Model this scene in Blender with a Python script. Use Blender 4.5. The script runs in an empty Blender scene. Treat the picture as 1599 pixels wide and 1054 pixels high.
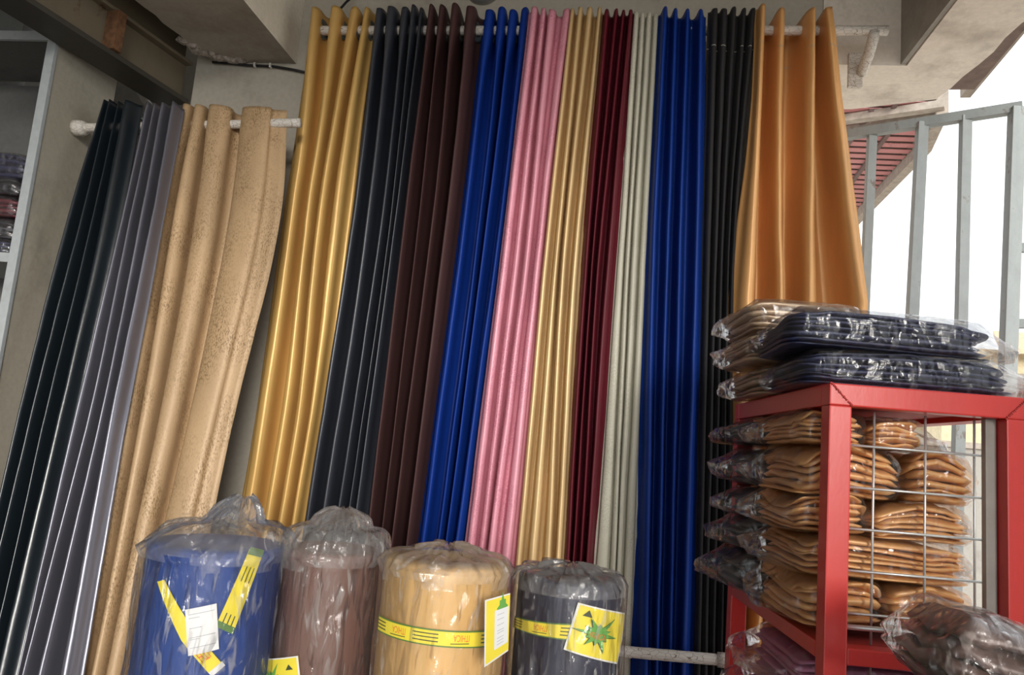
import bpy, bmesh, math, random
from mathutils import Vector, Matrix, noise
R = math.radians
PI = math.pi
sc = bpy.context.scene
COL = sc.collection

# ------------------------------------------------------------------ camera
CAM = Vector((0.0, -2.4, 1.6))
F = 1200.0
ROT = Matrix.Rotation(R(7), 3, 'Z') @ Matrix.Rotation(R(98.2), 3, 'X') @ Matrix.Rotation(R(4.8), 3, 'Z')
cd = bpy.data.cameras.new('camera'); cam = bpy.data.objects.new('camera', cd); COL.objects.link(cam)
cam.matrix_world = Matrix.Translation(CAM) @ ROT.to_4x4()
cd.sensor_width = 36.0; cd.lens = F / 1599.0 * 36.0; cd.clip_start = 0.02; cd.clip_end = 200
sc.camera = cam

# ------------------------------------------------------------------ world, sun, exposure
w = bpy.data.worlds.new('overcast'); sc.world = w; w.use_nodes = True
bg = w.node_tree.nodes['Background']
bg.inputs[0].default_value = (0.93, 0.97, 1.0, 1); bg.inputs[1].default_value = 1.0
sd = bpy.data.lights.new('soft_sun', 'SUN'); sd.energy = 1.5; sd.angle = R(16); sd.color = (1.0, 0.95, 0.88)
so = bpy.data.objects.new('soft_sun', sd); COL.objects.link(so)
so.rotation_euler = Vector((-0.30, 0.92, -0.18)).to_track_quat('-Z', 'Y').to_euler()
sc.view_settings.view_transform = 'Standard'
sc.view_settings.look = 'None'
sc.view_settings.gamma = 1.0
sc.view_settings.use_curve_mapping = False
sc.view_settings.exposure = 0.88

# ------------------------------------------------------------------ measuring helpers: a direction seen from the shop front
def ray(px, py):
    return ROT @ Vector(((px - 799.5) / F, -(py - 527.0) / F, -1.0))
def atY(px, py, Y):
    d = ray(px, py); return CAM + d * ((Y - CAM.y) / d.y)
def atX(px, py, X):
    d = ray(px, py); return CAM + d * ((X - CAM.x) / d.x)
def atZ(px, py, Z):
    d = ray(px, py); return CAM + d * ((Z - CAM.z) / d.z)

# ------------------------------------------------------------------ object helpers
def tag(o, label=None, cat=None, group=None, kind=None):
    if label: o['label'] = label
    if cat: o['category'] = cat
    if group: o['group'] = group
    if kind: o['kind'] = kind
    return o
def empty(name, loc, label, cat, group=None, rz=0.0):
    o = bpy.data.objects.new(name, None); COL.objects.link(o)
    o.location = loc; o.rotation_euler = (0, 0, rz); o.empty_display_size = 0.05
    return tag(o, label, cat, group)
def root_loc(p):
    M = Matrix.Identity(4)
    ch = []
    while p is not None:
        ch.append(p); p = p.parent
    for q in reversed(ch):
        M = M @ (Matrix.Translation(q.location) @ q.rotation_euler.to_matrix().to_4x4())
    return M
SMALL = {'tape_edging', 'printed_lines', 'card_rim', 'lettering', 'weld_seam'}
def obj(name, me, mats, parent=None, smooth=True, world=True):
    """link a mesh given in world coordinates; parented meshes are re-expressed in the parent's frame"""
    if isinstance(me, bmesh.types.BMesh):
        m = bpy.data.meshes.new(name); me.to_mesh(m); me.free(); me = m
    if parent is not None and world:
        me.transform(root_loc(parent).inverted())
    if not isinstance(mats, (list, tuple)): mats = [mats]
    for m in mats: me.materials.append(m)
    if smooth:
        me.polygons.foreach_set('use_smooth', [True] * len(me.polygons))
    me.update()
    o = bpy.data.objects.new(name, me); COL.objects.link(o)
    if parent is not None: o.parent = parent
    if name in SMALL: o['kind'] = 'stuff'
    return o
def pydata(verts, faces, name='m'):
    me = bpy.data.meshes.new(name); me.from_pydata([tuple(v) for v in verts], [], faces); me.update(); return me
def grid(fn, nu, nv, closed_u=False):
    vs = []; fs = []
    cu = nu if closed_u else nu + 1
    for j in range(nv + 1):
        for i in range(cu):
            vs.append(fn(i / nu, j / nv))
    for j in range(nv):
        for i in range(nu):
            a = j * cu + i; b = j * cu + (i + 1) % cu
            fs.append((a, b, b + cu, a + cu))
    return vs, fs
def gridmesh(fn, nu, nv, closed_u=False):
    return pydata(*grid(fn, nu, nv, closed_u))
def bm_box(bm, c, s, M=None, bevel=0.0):
    r = bmesh.ops.create_cube(bm, size=1.0)
    vs = r['verts']
    for v in vs:
        v.co = Vector((v.co.x * s[0], v.co.y * s[1], v.co.z * s[2]))
    if bevel:
        es = list({e for v in vs for e in v.link_edges})
        rr = bmesh.ops.bevel(bm, geom=es, offset=bevel, segments=2, affect='EDGES', profile=0.6)
        vs = list({v for f in rr['faces'] for v in f.verts} | {v for v in vs if v.is_valid})
    for v in vs:
        v.co = v.co + Vector(c)
        if M is not None: v.co = M @ v.co
    return vs
def box(name, c, s, mat, parent=None, M=None, bevel=0.002):
    bm = bmesh.new(); bm_box(bm, c, s, M, bevel)
    return obj(name, bm, mat, parent, smooth=False)
def tube_mesh(pts, r, n=12, caps=True, rfn=None):
    pts = [Vector(p) for p in pts]; vs = []; fs = []
    for i, p in enumerate(pts):
        t = (pts[min(i + 1, len(pts) - 1)] - pts[max(i - 1, 0)]).normalized()
        a = Vector((0, 0, 1)) if abs(t.z) < 0.9 else Vector((0, 1, 0))
        x = t.cross(a).normalized(); y = t.cross(x)
        rr = r if rfn is None else r * rfn(i / (len(pts) - 1))
        for k in range(n):
            an = 2 * PI * k / n
            vs.append(p + x * math.cos(an) * rr + y * math.sin(an) * rr)
    for i in range(len(pts) - 1):
        for k in range(n):
            a = i * n + k; b = i * n + (k + 1) % n
            fs.append((a, b, b + n, a + n))
    if caps:
        fs.append(tuple(range(n))[::-1]); fs.append(tuple(range((len(pts) - 1) * n, len(pts) * n)))
    return pydata(vs, fs)
def bar_mesh(p0, p1, w, d, side=Vector((1, 0, 0))):
    """square bar of width w (along side) and depth d between two points"""
    p0 = Vector(p0); p1 = Vector(p1); t = (p1 - p0).normalized()
    s = (side - t * side.dot(t)).normalized(); u = t.cross(s)
    L = (p1 - p0).length
    M = Matrix((s, u, t)).transposed().to_4x4(); M.translation = (p0 + p1) / 2
    bm = bmesh.new(); bm_box(bm, (0, 0, 0), (w, d, L), M, 0.0015)
    return bm
def prism(name, poly, z0, z1, mat, parent=None, rough=0.0):
    """horizontal outline (list of x,y) extruded from z0 up to z1"""
    bm = bmesh.new()
    lo = [bm.verts.new((p[0], p[1], z0)) for p in poly]; hi = [bm.verts.new((p[0], p[1], z1)) for p in poly]
    bm.faces.new(lo); bm.faces.new(hi[::-1])
    n = len(poly)
    for i in range(n): bm.faces.new((lo[i], hi[i], hi[(i + 1) % n], lo[(i + 1) % n]))
    bmesh.ops.recalc_face_normals(bm, faces=bm.faces)
    return obj(name, bm, mat, parent, smooth=False)
def fbm(p, o=4):
    s = 0; a = 1; f = 1
    for _ in range(o):
        s += a * noise.noise(p * f); a *= 0.5; f *= 2.1
    return s
def ridged(p, o=3):
    s = 0; a = 1; f = 1
    for _ in range(o):
        s += a * (1 - 2 * abs(noise.noise(p * f))); a *= 0.5; f *= 2.2
    return s / 1.75

# ------------------------------------------------------------------ materials
def nodes(name):
    m = bpy.data.materials.new(name); m.use_nodes = True
    nt = m.node_tree; b = nt.nodes['Principled BSDF']
    return m, nt, b
def mapping(nt, scale, coord='Object', rot=(0, 0, 0)):
    tc = nt.nodes.new('ShaderNodeTexCoord'); mp = nt.nodes.new('ShaderNodeMapping')
    mp.inputs['Scale'].default_value = scale; mp.inputs['Rotation'].default_value = rot
    nt.links.new(tc.outputs[coord], mp.inputs[0]); return mp.outputs[0]
def noise_tex(nt, vec, scale, detail=4, rough=0.55):
    n = nt.nodes.new('ShaderNodeTexNoise'); n.inputs['Scale'].default_value = scale
    n.inputs['Detail'].default_value = detail; n.inputs['Roughness'].default_value = rough
    nt.links.new(vec, n.inputs['Vector']); return n.outputs['Fac']
def ramp(nt, fac, stops):
    r = nt.nodes.new('ShaderNodeValToRGB'); nt.links.new(fac, r.inputs[0])
    e = r.color_ramp.elements
    e[0].position, e[0].color = stops[0][0], (*stops[0][1], 1)
    e[1].position, e[1].color = stops[-1][0], (*stops[-1][1], 1)
    for p, c in stops[1:-1]:
        x = e.new(p); x.color = (*c, 1)
    return r.outputs[0]
def mixc(nt, fac, a, b):
    m = nt.nodes.new('ShaderNodeMix'); m.data_type = 'RGBA'
    if isinstance(fac, float): m.inputs[0].default_value = fac
    else: nt.links.new(fac, m.inputs[0])
    for k, v in ((6, a), (7, b)):
        if isinstance(v, tuple): m.inputs[k].default_value = (*v, 1)
        else: nt.links.new(v, m.inputs[k])
    return m.outputs[2]
def bump(nt, b, h, strength, dist=0.002):
    n = nt.nodes.new('ShaderNodeBump'); n.inputs['Strength'].default_value = strength; n.inputs['Distance'].default_value = dist
    nt.links.new(h, n.inputs['Height']); nt.links.new(n.outputs[0], b.inputs['Normal'])
def scl(c, k): return tuple(min(1, x * k) for x in c)
def plain(name, c, rough=0.5, metal=0.0, var=0.12, scale=20, bumpk=0.1):
    m, nt, b = nodes(name)
    f = noise_tex(nt, mapping(nt, (1, 1, 1)), scale)
    nt.links.new(ramp(nt, f, [(0.3, scl(c, 1 - var)), (0.7, scl(c, 1 + var))]), b.inputs['Base Color'])
    b.inputs['Roughness'].default_value = rough; b.inputs['Metallic'].default_value = metal
    if bumpk: bump(nt, b, f, bumpk)
    return m
def fabric(name, c, rough=0.42, metal=0.3, sheen=0.0, fleck=None, fleck_scale=140, fleck_cut=0.56, weave=0.25, spec=0.5, sheen_tint=None, stretch=0.35):
    m, nt, b = nodes(name)
    v = mapping(nt, (1, 1, stretch))
    big = noise_tex(nt, mapping(nt, (1, 1, 0.3)), 9, 3)
    base = ramp(nt, big, [(0.3, scl(c, 0.88)), (0.7, scl(c, 1.1))])
    fine = noise_tex(nt, v, fleck_scale, 3, 0.6)
    if fleck:
        k = ramp(nt, fine, [(fleck_cut - 0.02, (0, 0, 0)), (fleck_cut + 0.03, (1, 1, 1))])
        pm = noise_tex(nt, mapping(nt, (1, 1, 0.5)), 14, 4)
        kk = nt.nodes.new('ShaderNodeMath'); kk.operation = 'MULTIPLY'
        nt.links.new(k, kk.inputs[0]); nt.links.new(ramp(nt, pm, [(0.4, (0.15, 0.15, 0.15)), (0.62, (1, 1, 1))]), kk.inputs[1])
        base = mixc(nt, kk.outputs[0], base, fleck)
    nt.links.new(base, b.inputs['Base Color'])
    b.inputs['Roughness'].default_value = rough; b.inputs['Metallic'].default_value = metal
    b.inputs['Specular IOR Level'].default_value = spec
    if sheen:
        b.inputs['Sheen Weight'].default_value = sheen; b.inputs['Sheen Roughness'].default_value = 0.35
        b.inputs['Sheen Tint'].default_value = (*(sheen_tint or c), 1)
    bump(nt, b, fine, weave, 0.0012)
    return m
def film(name, tint=(1, 1, 1), haze=0.12, scale=16, stretch=(1, 1, 0.5), strength=0.9, dist=0.02, gloss=0.16, milky=(0.75, 0.75, 0.74), glint_k=0.16, fk=0.6, cw=0.06):
    """thin crinkled polythene: clear, with a milky share, glossy creases and painted highlight streaks"""
    m = bpy.data.materials.new(name); m.use_nodes = True; nt = m.node_tree; nt.nodes.clear()
    out = nt.nodes.new('ShaderNodeOutputMaterial')
    v = mapping(nt, stretch)
    v2 = mapping(nt, (stretch[0], stretch[1], stretch[2] * 0.6), rot=(R(18), R(26), 0))
    dn = nt.nodes.new('ShaderNodeTexNoise'); dn.inputs['Scale'].default_value = scale * 0.5; dn.inputs['Detail'].default_value = 2
    nt.links.new(v, dn.inputs['Vector'])
    mx = nt.nodes.new('ShaderNodeMix'); mx.data_type = 'RGBA'; mx.inputs[0].default_value = 0.12
    nt.links.new(v, mx.inputs[6]); nt.links.new(dn.outputs['Color'], mx.inputs[7])
    vo = nt.nodes.new('ShaderNodeTexVoronoi'); vo.feature = 'DISTANCE_TO_EDGE'; vo.inputs['Scale'].default_value = scale
    nt.links.new(mx.outputs[2], vo.inputs['Vector'])
    vf = nt.nodes.new('ShaderNodeTexVoronoi'); vf.feature = 'F1'; vf.inputs['Scale'].default_value = scale * 1.7
    nt.links.new(mx.outputs[2], vf.inputs['Vector'])
    ad = nt.nodes.new('ShaderNodeMath'); ad.operation = 'ADD'
    nt.links.new(vo.outputs['Distance'], ad.inputs[0]); nt.links.new(vf.outputs['Distance'], ad.inputs[1])
    bp = nt.nodes.new('ShaderNodeBump'); bp.inputs['Strength'].default_value = strength; bp.inputs['Distance'].default_value = dist
    nt.links.new(ad.outputs[0], bp.inputs['Height'])
    tr = nt.nodes.new('ShaderNodeBsdfTransparent'); tr.inputs[0].default_value = (*tint, 1)
    gl = nt.nodes.new('ShaderNodeBsdfGlossy'); gl.inputs['Roughness'].default_value = 0.07; gl.inputs[0].default_value = (1, 1, 1, 1)
    nt.links.new(bp.outputs[0], gl.inputs['Normal'])
    df = nt.nodes.new('ShaderNodeBsdfDiffuse'); df.inputs[0].default_value = (*milky, 1)
    nt.links.new(bp.outputs[0], df.inputs['Normal'])
    sn = nt.nodes.new('ShaderNodeTexNoise'); sn.inputs['Scale'].default_value = scale * 2.2; sn.inputs['Detail'].default_value = 5; sn.inputs['Distortion'].default_value = 1.2
    nt.links.new(v2, sn.inputs['Vector'])
    st1 = ramp(nt, sn.outputs['Fac'], [(0.57, (0, 0, 0)), (0.66, (1, 1, 1))])
    lowm = ramp(nt, noise_tex(nt, v, scale * 0.35, 2), [(0.42, (0, 0, 0)), (0.62, (1, 1, 1))])
    cm = nt.nodes.new('ShaderNodeMath'); cm.operation = 'MULTIPLY'
    nt.links.new(st1, cm.inputs[0]); nt.links.new(lowm, cm.inputs[1]); glint_mask = cm.outputs[0]  # milky streaks painted in for highlights along the creases
    ad2 = nt.nodes.new('ShaderNodeMath'); ad2.operation = 'MULTIPLY_ADD'; ad2.inputs[1].default_value = 0.45
    nt.links.new(sn.outputs['Fac'], ad2.inputs[0]); nt.links.new(ad.outputs[0], ad2.inputs[2])
    nt.links.new(ad2.outputs[0], bp.inputs['Height'])
    hz = nt.nodes.new('ShaderNodeMath'); hz.operation = 'MULTIPLY_ADD'; hz.inputs[1].default_value = glint_k; hz.inputs[2].default_value = haze
    nt.links.new(glint_mask, hz.inputs[0])
    m1 = nt.nodes.new('ShaderNodeMixShader'); nt.links.new(hz.outputs[0], m1.inputs[0])
    nt.links.new(tr.outputs[0], m1.inputs[1]); nt.links.new(df.outputs[0], m1.inputs[2])
    fr = nt.nodes.new('ShaderNodeFresnel'); fr.inputs[0].default_value = 1.45; nt.links.new(bp.outputs[0], fr.inputs['Normal'])
    fa = nt.nodes.new('ShaderNodeMath'); fa.operation = 'MULTIPLY_ADD'; fa.inputs[1].default_value = fk; fa.inputs[2].default_value = gloss * 0.35; fa.use_clamp = True
    nt.links.new(fr.outputs[0], fa.inputs[0])
    m2 = nt.nodes.new('ShaderNodeMixShader'); nt.links.new(fa.outputs[0], m2.inputs[0])
    nt.links.new(m1.outputs[0], m2.inputs[1]); nt.links.new(gl.outputs[0], m2.inputs[2])
    nt.links.new(m2.outputs[0], out.inputs[0])
    return m
def plaster(name, c, stain, cut=0.6, scale=3.0):
    m, nt, b = nodes(name)
    v = mapping(nt, (1, 1, 1))
    a = noise_tex(nt, v, scale, 6, 0.65); f = noise_tex(nt, v, 60, 4)
    base = ramp(nt, f, [(0.3, scl(c, 0.93)), (0.7, scl(c, 1.05))])
    k = ramp(nt, a, [(cut - 0.08, (0, 0, 0)), (cut + 0.12, (0.8, 0.8, 0.8))])
    nt.links.new(mixc(nt, k, base, stain), b.inputs['Base Color'])
    b.inputs['Roughness'].default_value = 0.85
    bump(nt, b, a, 0.35, 0.01)
    return m
def cracked(name, c, crack):
    m, nt, b = nodes(name)
    v = mapping(nt, (0.6, 1.2, 1.2))
    vo = nt.nodes.new('ShaderNodeTexVoronoi'); vo.feature = 'DISTANCE_TO_EDGE'; vo.inputs['Scale'].default_value = 75
    nt.links.new(v, vo.inputs['Vector'])
    nt.links.new(ramp(nt, vo.outputs['Distance'], [(0.01, crack), (0.03, c)]), b.inputs['Base Color'])
    b.inputs['Roughness'].default_value = 0.6
    bump(nt, b, vo.outputs['Distance'], 0.4, 0.003)
    return m
def weathered(name, c, rust, cut=0.6, scale=12, rough=0.55, metal=0.0):
    m, nt, b = nodes(name)
    a = noise_tex(nt, mapping(nt, (1, 1, 0.5)), scale, 6, 0.7)
    nt.links.new(ramp(nt, a, [(0.35, scl(c, 0.9)), (cut, scl(c, 1.05)), (cut + 0.07, rust)]), b.inputs['Base Color'])
    b.inputs['Roughness'].default_value = rough; b.inputs['Metallic'].default_value = metal
    bump(nt, b, a, 0.2, 0.003)
    return m

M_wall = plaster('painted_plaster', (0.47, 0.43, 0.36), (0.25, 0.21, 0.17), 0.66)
M_soffit = plaster('soffit_plaster_lit', (0.80, 0.73, 0.64), (0.46, 0.40, 0.34), 0.58, 5)  # light bounced up from outside is put into this pale colour
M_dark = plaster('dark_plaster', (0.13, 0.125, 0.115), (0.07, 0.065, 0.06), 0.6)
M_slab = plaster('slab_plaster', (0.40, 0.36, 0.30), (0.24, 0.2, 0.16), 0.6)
M_beamside = plaster('beam_side_plaster_lit', (0.80, 0.74, 0.62), (0.5, 0.45, 0.37), 0.68)  # lit right side of the slab, painted as a paler copy
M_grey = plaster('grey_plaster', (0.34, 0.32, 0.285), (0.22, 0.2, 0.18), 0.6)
M_floor = plain('floor_concrete', (0.22, 0.2, 0.18), 0.8)
M_ground = plain('bounce_ground', (0.55, 0.49, 0.42), 0.9, scale=3)  # ground outside, paled to bounce light up to the soffit
M_rubble = plain('broken_concrete', (0.33, 0.29, 0.25), 0.95, var=0.5, scale=70, bumpk=0.8)
M_rod = cracked('cracked_white_paint', (0.66, 0.62, 0.56), (0.2, 0.15, 0.11))
M_olive = weathered('olive_paint', (0.165, 0.135, 0.09), (0.085, 0.045, 0.02), 0.62, 9)
M_flange = weathered('dark_steel_paint', (0.05, 0.045, 0.036), (0.05, 0.03, 0.02), 0.65, 9)
M_rust = plain('rusty_steel', (0.15, 0.07, 0.03), 0.8, var=0.4, scale=50)
M_cable = plain('cable_black', (0.012, 0.012, 0.013), 0.5)
M_clip = plain('clip_white', (0.75, 0.73, 0.68), 0.5)
M_panel = plaster('shelf_side_paint', (0.42, 0.385, 0.31), (0.25, 0.22, 0.18), 0.6, 5)
M_trim = plaster('shelf_edge_paint', (0.40, 0.43, 0.44), (0.28, 0.3, 0.3), 0.66, 6)
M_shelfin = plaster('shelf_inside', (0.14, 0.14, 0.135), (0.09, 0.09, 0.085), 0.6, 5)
M_red = weathered('red_gloss_paint', (0.56, 0.035, 0.03), (0.36, 0.02, 0.018), 0.72, 7, rough=0.33)
M_redd = weathered('red_weld', (0.40, 0.03, 0.025), (0.12, 0.03, 0.02), 0.55, 90, rough=0.6)
M_wire = plain('galvanised_wire', (0.55, 0.56, 0.55), 0.35, 0.6)
M_angle = plain('grey_angle_paint', (0.30, 0.28, 0.25), 0.5)
M_gate = weathered('gate_grey_paint', (0.33, 0.36, 0.36), (0.22, 0.19, 0.16), 0.6, 22)
M_eyelet = plain('pewter_eyelet', (0.22, 0.25, 0.25), 0.38, 0.7)
M_lampgrey = plain('lamp_grey', (0.26, 0.26, 0.27), 0.5)
M_roofred = weathered('faded_red_sheet', (0.52, 0.21, 0.21), (0.36, 0.14, 0.14), 0.62, 5, rough=0.6)
M_roofdark = plain('roof_joint', (0.16, 0.10, 0.09), 0.8)
M_timber = plain('weathered_timber', (0.36, 0.31, 0.26), 0.8, var=0.2)
M_fascia = plain('brown_fascia', (0.17, 0.115, 0.095), 0.7, var=0.25)
M_beige = plain('house_beige', (0.62, 0.52, 0.34), 0.8)
M_tanroof = plain('house_roof_tan', (0.60, 0.42, 0.27), 0.8)
M_yellow = plain('tape_yellow', (0.80, 0.66, 0.055), 0.4, var=0.05, bumpk=0)
M_tapegreen = plain('tape_green_edge', (0.10, 0.20, 0.05), 0.45, var=0.1, bumpk=0)
M_starg = plain('burst_green', (0.13, 0.36, 0.07), 0.4, var=0.1, bumpk=0)
M_ink = plain('ink_dark', (0.055, 0.07, 0.03), 0.5, bumpk=0)
M_inkred = plain('ink_orange', (0.75, 0.17, 0.05), 0.5, bumpk=0)
M_paper = plain('paper_white', (0.72, 0.72, 0.72), 0.6, var=0.04, bumpk=0)
M_inkgrey = plain('ink_grey', (0.32, 0.33, 0.36), 0.6, bumpk=0)
M_thread = plain('thread_pale', (0.42, 0.38, 0.33), 0.7, bumpk=0)

FAB = dict(
    dark=fabric('satin_blueblack', (0.010, 0.015, 0.02), 0.30, 0.0, 0.0, spec=0.8),
    grey=fabric('satin_silver', (0.20, 0.198, 0.235), 0.36, 0.65, 0.0),
    beige=fabric('jacquard_beige', (0.46, 0.31, 0.17), 0.5, 0.1, 0.1, fleck=(0.24, 0.15, 0.07), fleck_scale=330, fleck_cut=0.53),
    mustard=fabric('satin_mustard', (0.62, 0.38, 0.12), 0.4, 0.25),
    navy=fabric('velvet_charcoal_navy', (0.03, 0.034, 0.045), 0.34, 0.0, 0.0, spec=0.6),
    brown=fabric('velvet_dark_brown', (0.062, 0.029, 0.028), 0.5, 0.0, 0.0, spec=0.2),
    blue=fabric('velvet_royal_blue', (0.006, 0.034, 0.24), 0.42, 0.0, 0.0, spec=0.18),
    pink=fabric('jacquard_pink', (0.70, 0.30, 0.37), 0.42, 0.12, 0.05, fleck=(0.50, 0.16, 0.23), fleck_scale=420, fleck_cut=0.52, weave=.12, stretch=.6),
    gold=fabric('satin_light_gold', (0.62, 0.43, 0.21), 0.36, 0.25),
    maroon=fabric('velvet_maroon', (0.105, 0.010, 0.018), 0.42, 0.0, 0.0, spec=0.2),
    cream=fabric('jacquard_cream', (0.52, 0.50, 0.40), 0.5, 0.05, 0.1, fleck=(0.42, 0.40, 0.32), fleck_scale=400, fleck_cut=0.5, weave=.12, stretch=.6),
    blue2=fabric('velvet_deep_blue', (0.006, 0.032, 0.21), 0.42, 0.0, 0.0, spec=0.18),
    charcoal=fabric('linen_charcoal', (0.022, 0.021, 0.022), 0.7, 0.0, 0.1, spec=0.25, sheen_tint=(.5, .5, .5)),
    orange=fabric('satin_orange', (0.70, 0.37, 0.14), 0.38, 0.2, spec=0.4),
    rollblue=fabric('roll_royal_blue', (0.012, 0.048, 0.22), 0.5, 0.0, 0.1),
    rollbrown=fabric('roll_brown', (0.145, 0.075, 0.058), 0.5, 0.0, 0.1),
    rollgold=fabric('roll_gold', (0.60, 0.38, 0.15), 0.45, 0.1),
    rollnavy=fabric('roll_navy', (0.018, 0.02, 0.042), 0.5, 0.0, 0.1),
    packgold=fabric('pack_gold_satin', (0.70, 0.38, 0.15), 0.36, 0.12),
    packtan=fabric('pack_tan_satin', (0.46, 0.33, 0.22), 0.34, 0.2),
    packnavy=fabric('pack_navy', (0.022, 0.027, 0.075), 0.45, 0.0, 0.2),
    packpink=fabric('pack_mauve_pink', (0.48, 0.17, 0.30), 0.4, 0.1),
    packbrown=fabric('pack_brown', (0.11, 0.065, 0.055), 0.4, 0.1),
    packblack=fabric('pack_black', (0.012, 0.012, 0.018), 0.4, 0.1),
    packmaroon=fabric('pack_maroon', (0.14, 0.015, 0.025), 0.4, 0.1),
)
FILM_ROLL = film('film_roll', haze=0.028, gloss=.02, scale=18, stretch=(1.3, 1.3, 0.42), strength=1.0, dist=0.012, glint_k=.3, milky=(.62, .6, .58))
FILM_HOOD = film('film_hood', haze=0.13, gloss=.03, scale=16, stretch=(1, 1, .8), strength=1.0, dist=0.012, glint_k=.42, milky=(.7, .68, .66))
FILM_PACK = film('film_pack', haze=0.012, gloss=.03, scale=18, glint_k=.12, stretch=(1, 1, 1), strength=0.9, dist=0.008)
FILM_BROWN = film('film_creased', haze=0.04, gloss=.04, scale=22, stretch=(1, 1, 1), strength=1.0, dist=0.01, glint_k=.38, milky=(.6, .52, .48))
FILM_DUSTY = film('film_dusty', haze=0.10, gloss=.08, scale=20, stretch=(1, 1, 1), strength=0.9, dist=0.008, milky=(.35, .33, .34))

# ================================================================== SETTING
zb = 2.92
tag(box('floor', (-0.8, -2.1, -0.05), (4.2, 5.8, 0.1), M_floor, bevel=0), kind='structure')
tag(box('ground', (4, 2.0, -0.17), (34, 34, 0.12), M_ground, bevel=0), kind='structure')
# back wall: full height left of the opening, lintel over the opening on the right
bm = bmesh.new()
bm_box(bm, ((-1.57 + 0.66) / 2, 0.22, 1.75), (0.66 + 1.57, 0.2, 3.5))
tag(obj('wall_back', bm, M_wall, smooth=False), kind='structure')
tag(box('side_light_blocker', (1.5, -2.75, 1.75), (0.15, 1.7, 3.5), M_wall, bevel=0), kind='structure')  # unseen wall added to block side light from the right
tag(box('wall_left', (-2.78, -3.2, 1.75), (0.15, 7.9, 3.5), M_dark, bevel=0), kind='structure')  # out of view; kept dark and lengthened to cut light from the left
tag(box('wall_recess', (-2.1, 0.62, 1.75), (1.1, 0.1, 3.5), M_grey, bevel=0), kind='structure')
# ceiling above everything, extended out of view to cut sky light
tag(box('ceiling', (-0.82, -2.1, 3.42), (3.9, 5.5, 0.12), M_slab, bevel=0), kind='structure')

# lintel beam over the opening
zs = 2.965
lint = [(0.662, 0.12), (0.934, 0.12), (1.127, 0.35), (0.86, 0.45), (0.662, 0.46)]
tag(prism('trim_1', lint, zs, 3.36, M_soffit), kind='structure')
# side beam running out towards the street (grey flank, underside paled for bounced light with a torn outer edge)
edge = []
random.seed(3)
for i in range(15):
    t = i / 14
    edge.append((1.127 + 0.10 * t + random.uniform(-.012, .012), 0.35 - 1.15 * t))
side_poly = [(0.934, 0.12), (0.925, -0.8)] + edge[::-1]
tag(prism('trim_2', side_poly, zs + 0.001, 3.36, M_soffit), kind='structure')
# thin flank skin of that beam, grey
tag(box('trim_3', (0.922, -0.34, 3.165), (0.016, 0.92, 0.39), M_grey, bevel=0), kind='structure')

# concrete slab with a broken left edge on the left
random.seed(5)
left_edge = []
pts = [(-1.60, -0.45), (-1.575, -0.28), (-1.545, -0.14), (-1.535, -0.02), (-1.517, 0.034), (-1.49, 0.06), (-1.471, 0.086), (-1.42, 0.10), (-1.38, 0.119)]
for a, b in zip(pts, pts[1:]):
    for k in range(3):
        t = k / 3
        left_edge.append((a[0] + (b[0] - a[0]) * t + random.uniform(-.007, .007), a[1] + (b[1] - a[1]) * t))
slab_poly = [(-1.205, -0.9), (-1.7, -0.9)] + left_edge + [(-1.38, 0.119), (-1.184, 0.119), (-1.196, -0.28)]
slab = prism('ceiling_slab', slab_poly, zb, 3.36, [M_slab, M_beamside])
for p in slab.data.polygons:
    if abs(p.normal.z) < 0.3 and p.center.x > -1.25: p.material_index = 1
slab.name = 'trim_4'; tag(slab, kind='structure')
# crumbled mortar along that edge
bm = bmesh.new()
random.seed(8)
for i in range(110):
    t = random.random()
    a = pts[3]; c = pts[-1]
    k = t * (len(pts) - 4); j = min(int(k), len(pts) - 5) + 3; f = k - int(k) if int(k) < len(pts) - 4 else 1
    x = pts[j][0] + (pts[min(j + 1, 8)][0] - pts[j][0]) * f; y = pts[j][1] + (pts[min(j + 1, 8)][1] - pts[j][1]) * f
    r = bmesh.ops.create_icosphere(bm, subdivisions=2, radius=random.uniform(.006, .022))
    c0 = Vector((x + random.uniform(-.012, .012), min(y, .10), zb + random.uniform(-0.008, 0.014)))
    for v in r['verts']:
        v.co = v.co * (1 + 0.5 * noise.noise(v.co * 60 + c0 * 9)); v.co.z *= 0.55; v.co += c0
tag(obj('broken_mortar', bm, M_rubble, slab, smooth=False), kind='stuff')

# steel girder: lower flange, web, upper flange, rusty stiffener
g0 = Vector((-1.585, 0.115, 0)); g1 = Vector((-1.80, -0.98, 0)); gd = (g1 - g0).normalized(); gn = Vector((gd.y, -gd.x, 0))
if gn.x > 0: gn = -gn    # points left
gang = math.atan2(gd.y, gd.x)
L = (g1 - g0).length
gr = empty('steel_girder', ((g0 + g1) / 2 + Vector((0, 0, 2.75))), 'olive painted steel girder under the ceiling at top left, one rusty stiffener', 'girder')
def gbox(name, off, z0, z1, wid, mat, par=gr):
    c = (g0 + g1) / 2 + gn * off
    Mt = Matrix.Translation((c.x, c.y, (z0 + z1) / 2)) @ Matrix.Rotation(gang, 4, 'Z')
    return box(name, (0, 0, 0), (L, wid, z1 - z0), mat, par, Mt)
gbox('lower_flange', 0.055, 2.748, 2.766, 0.13, M_flange)
gbox('web', 0.035, 2.766, 2.90, 0.02, M_olive)
gbox('upper_flange', 0.045, 2.90, 2.912, 0.10, M_olive)
gbox('upper_web', 0.05, 2.912, 3.36, 0.03, M_olive)
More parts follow.
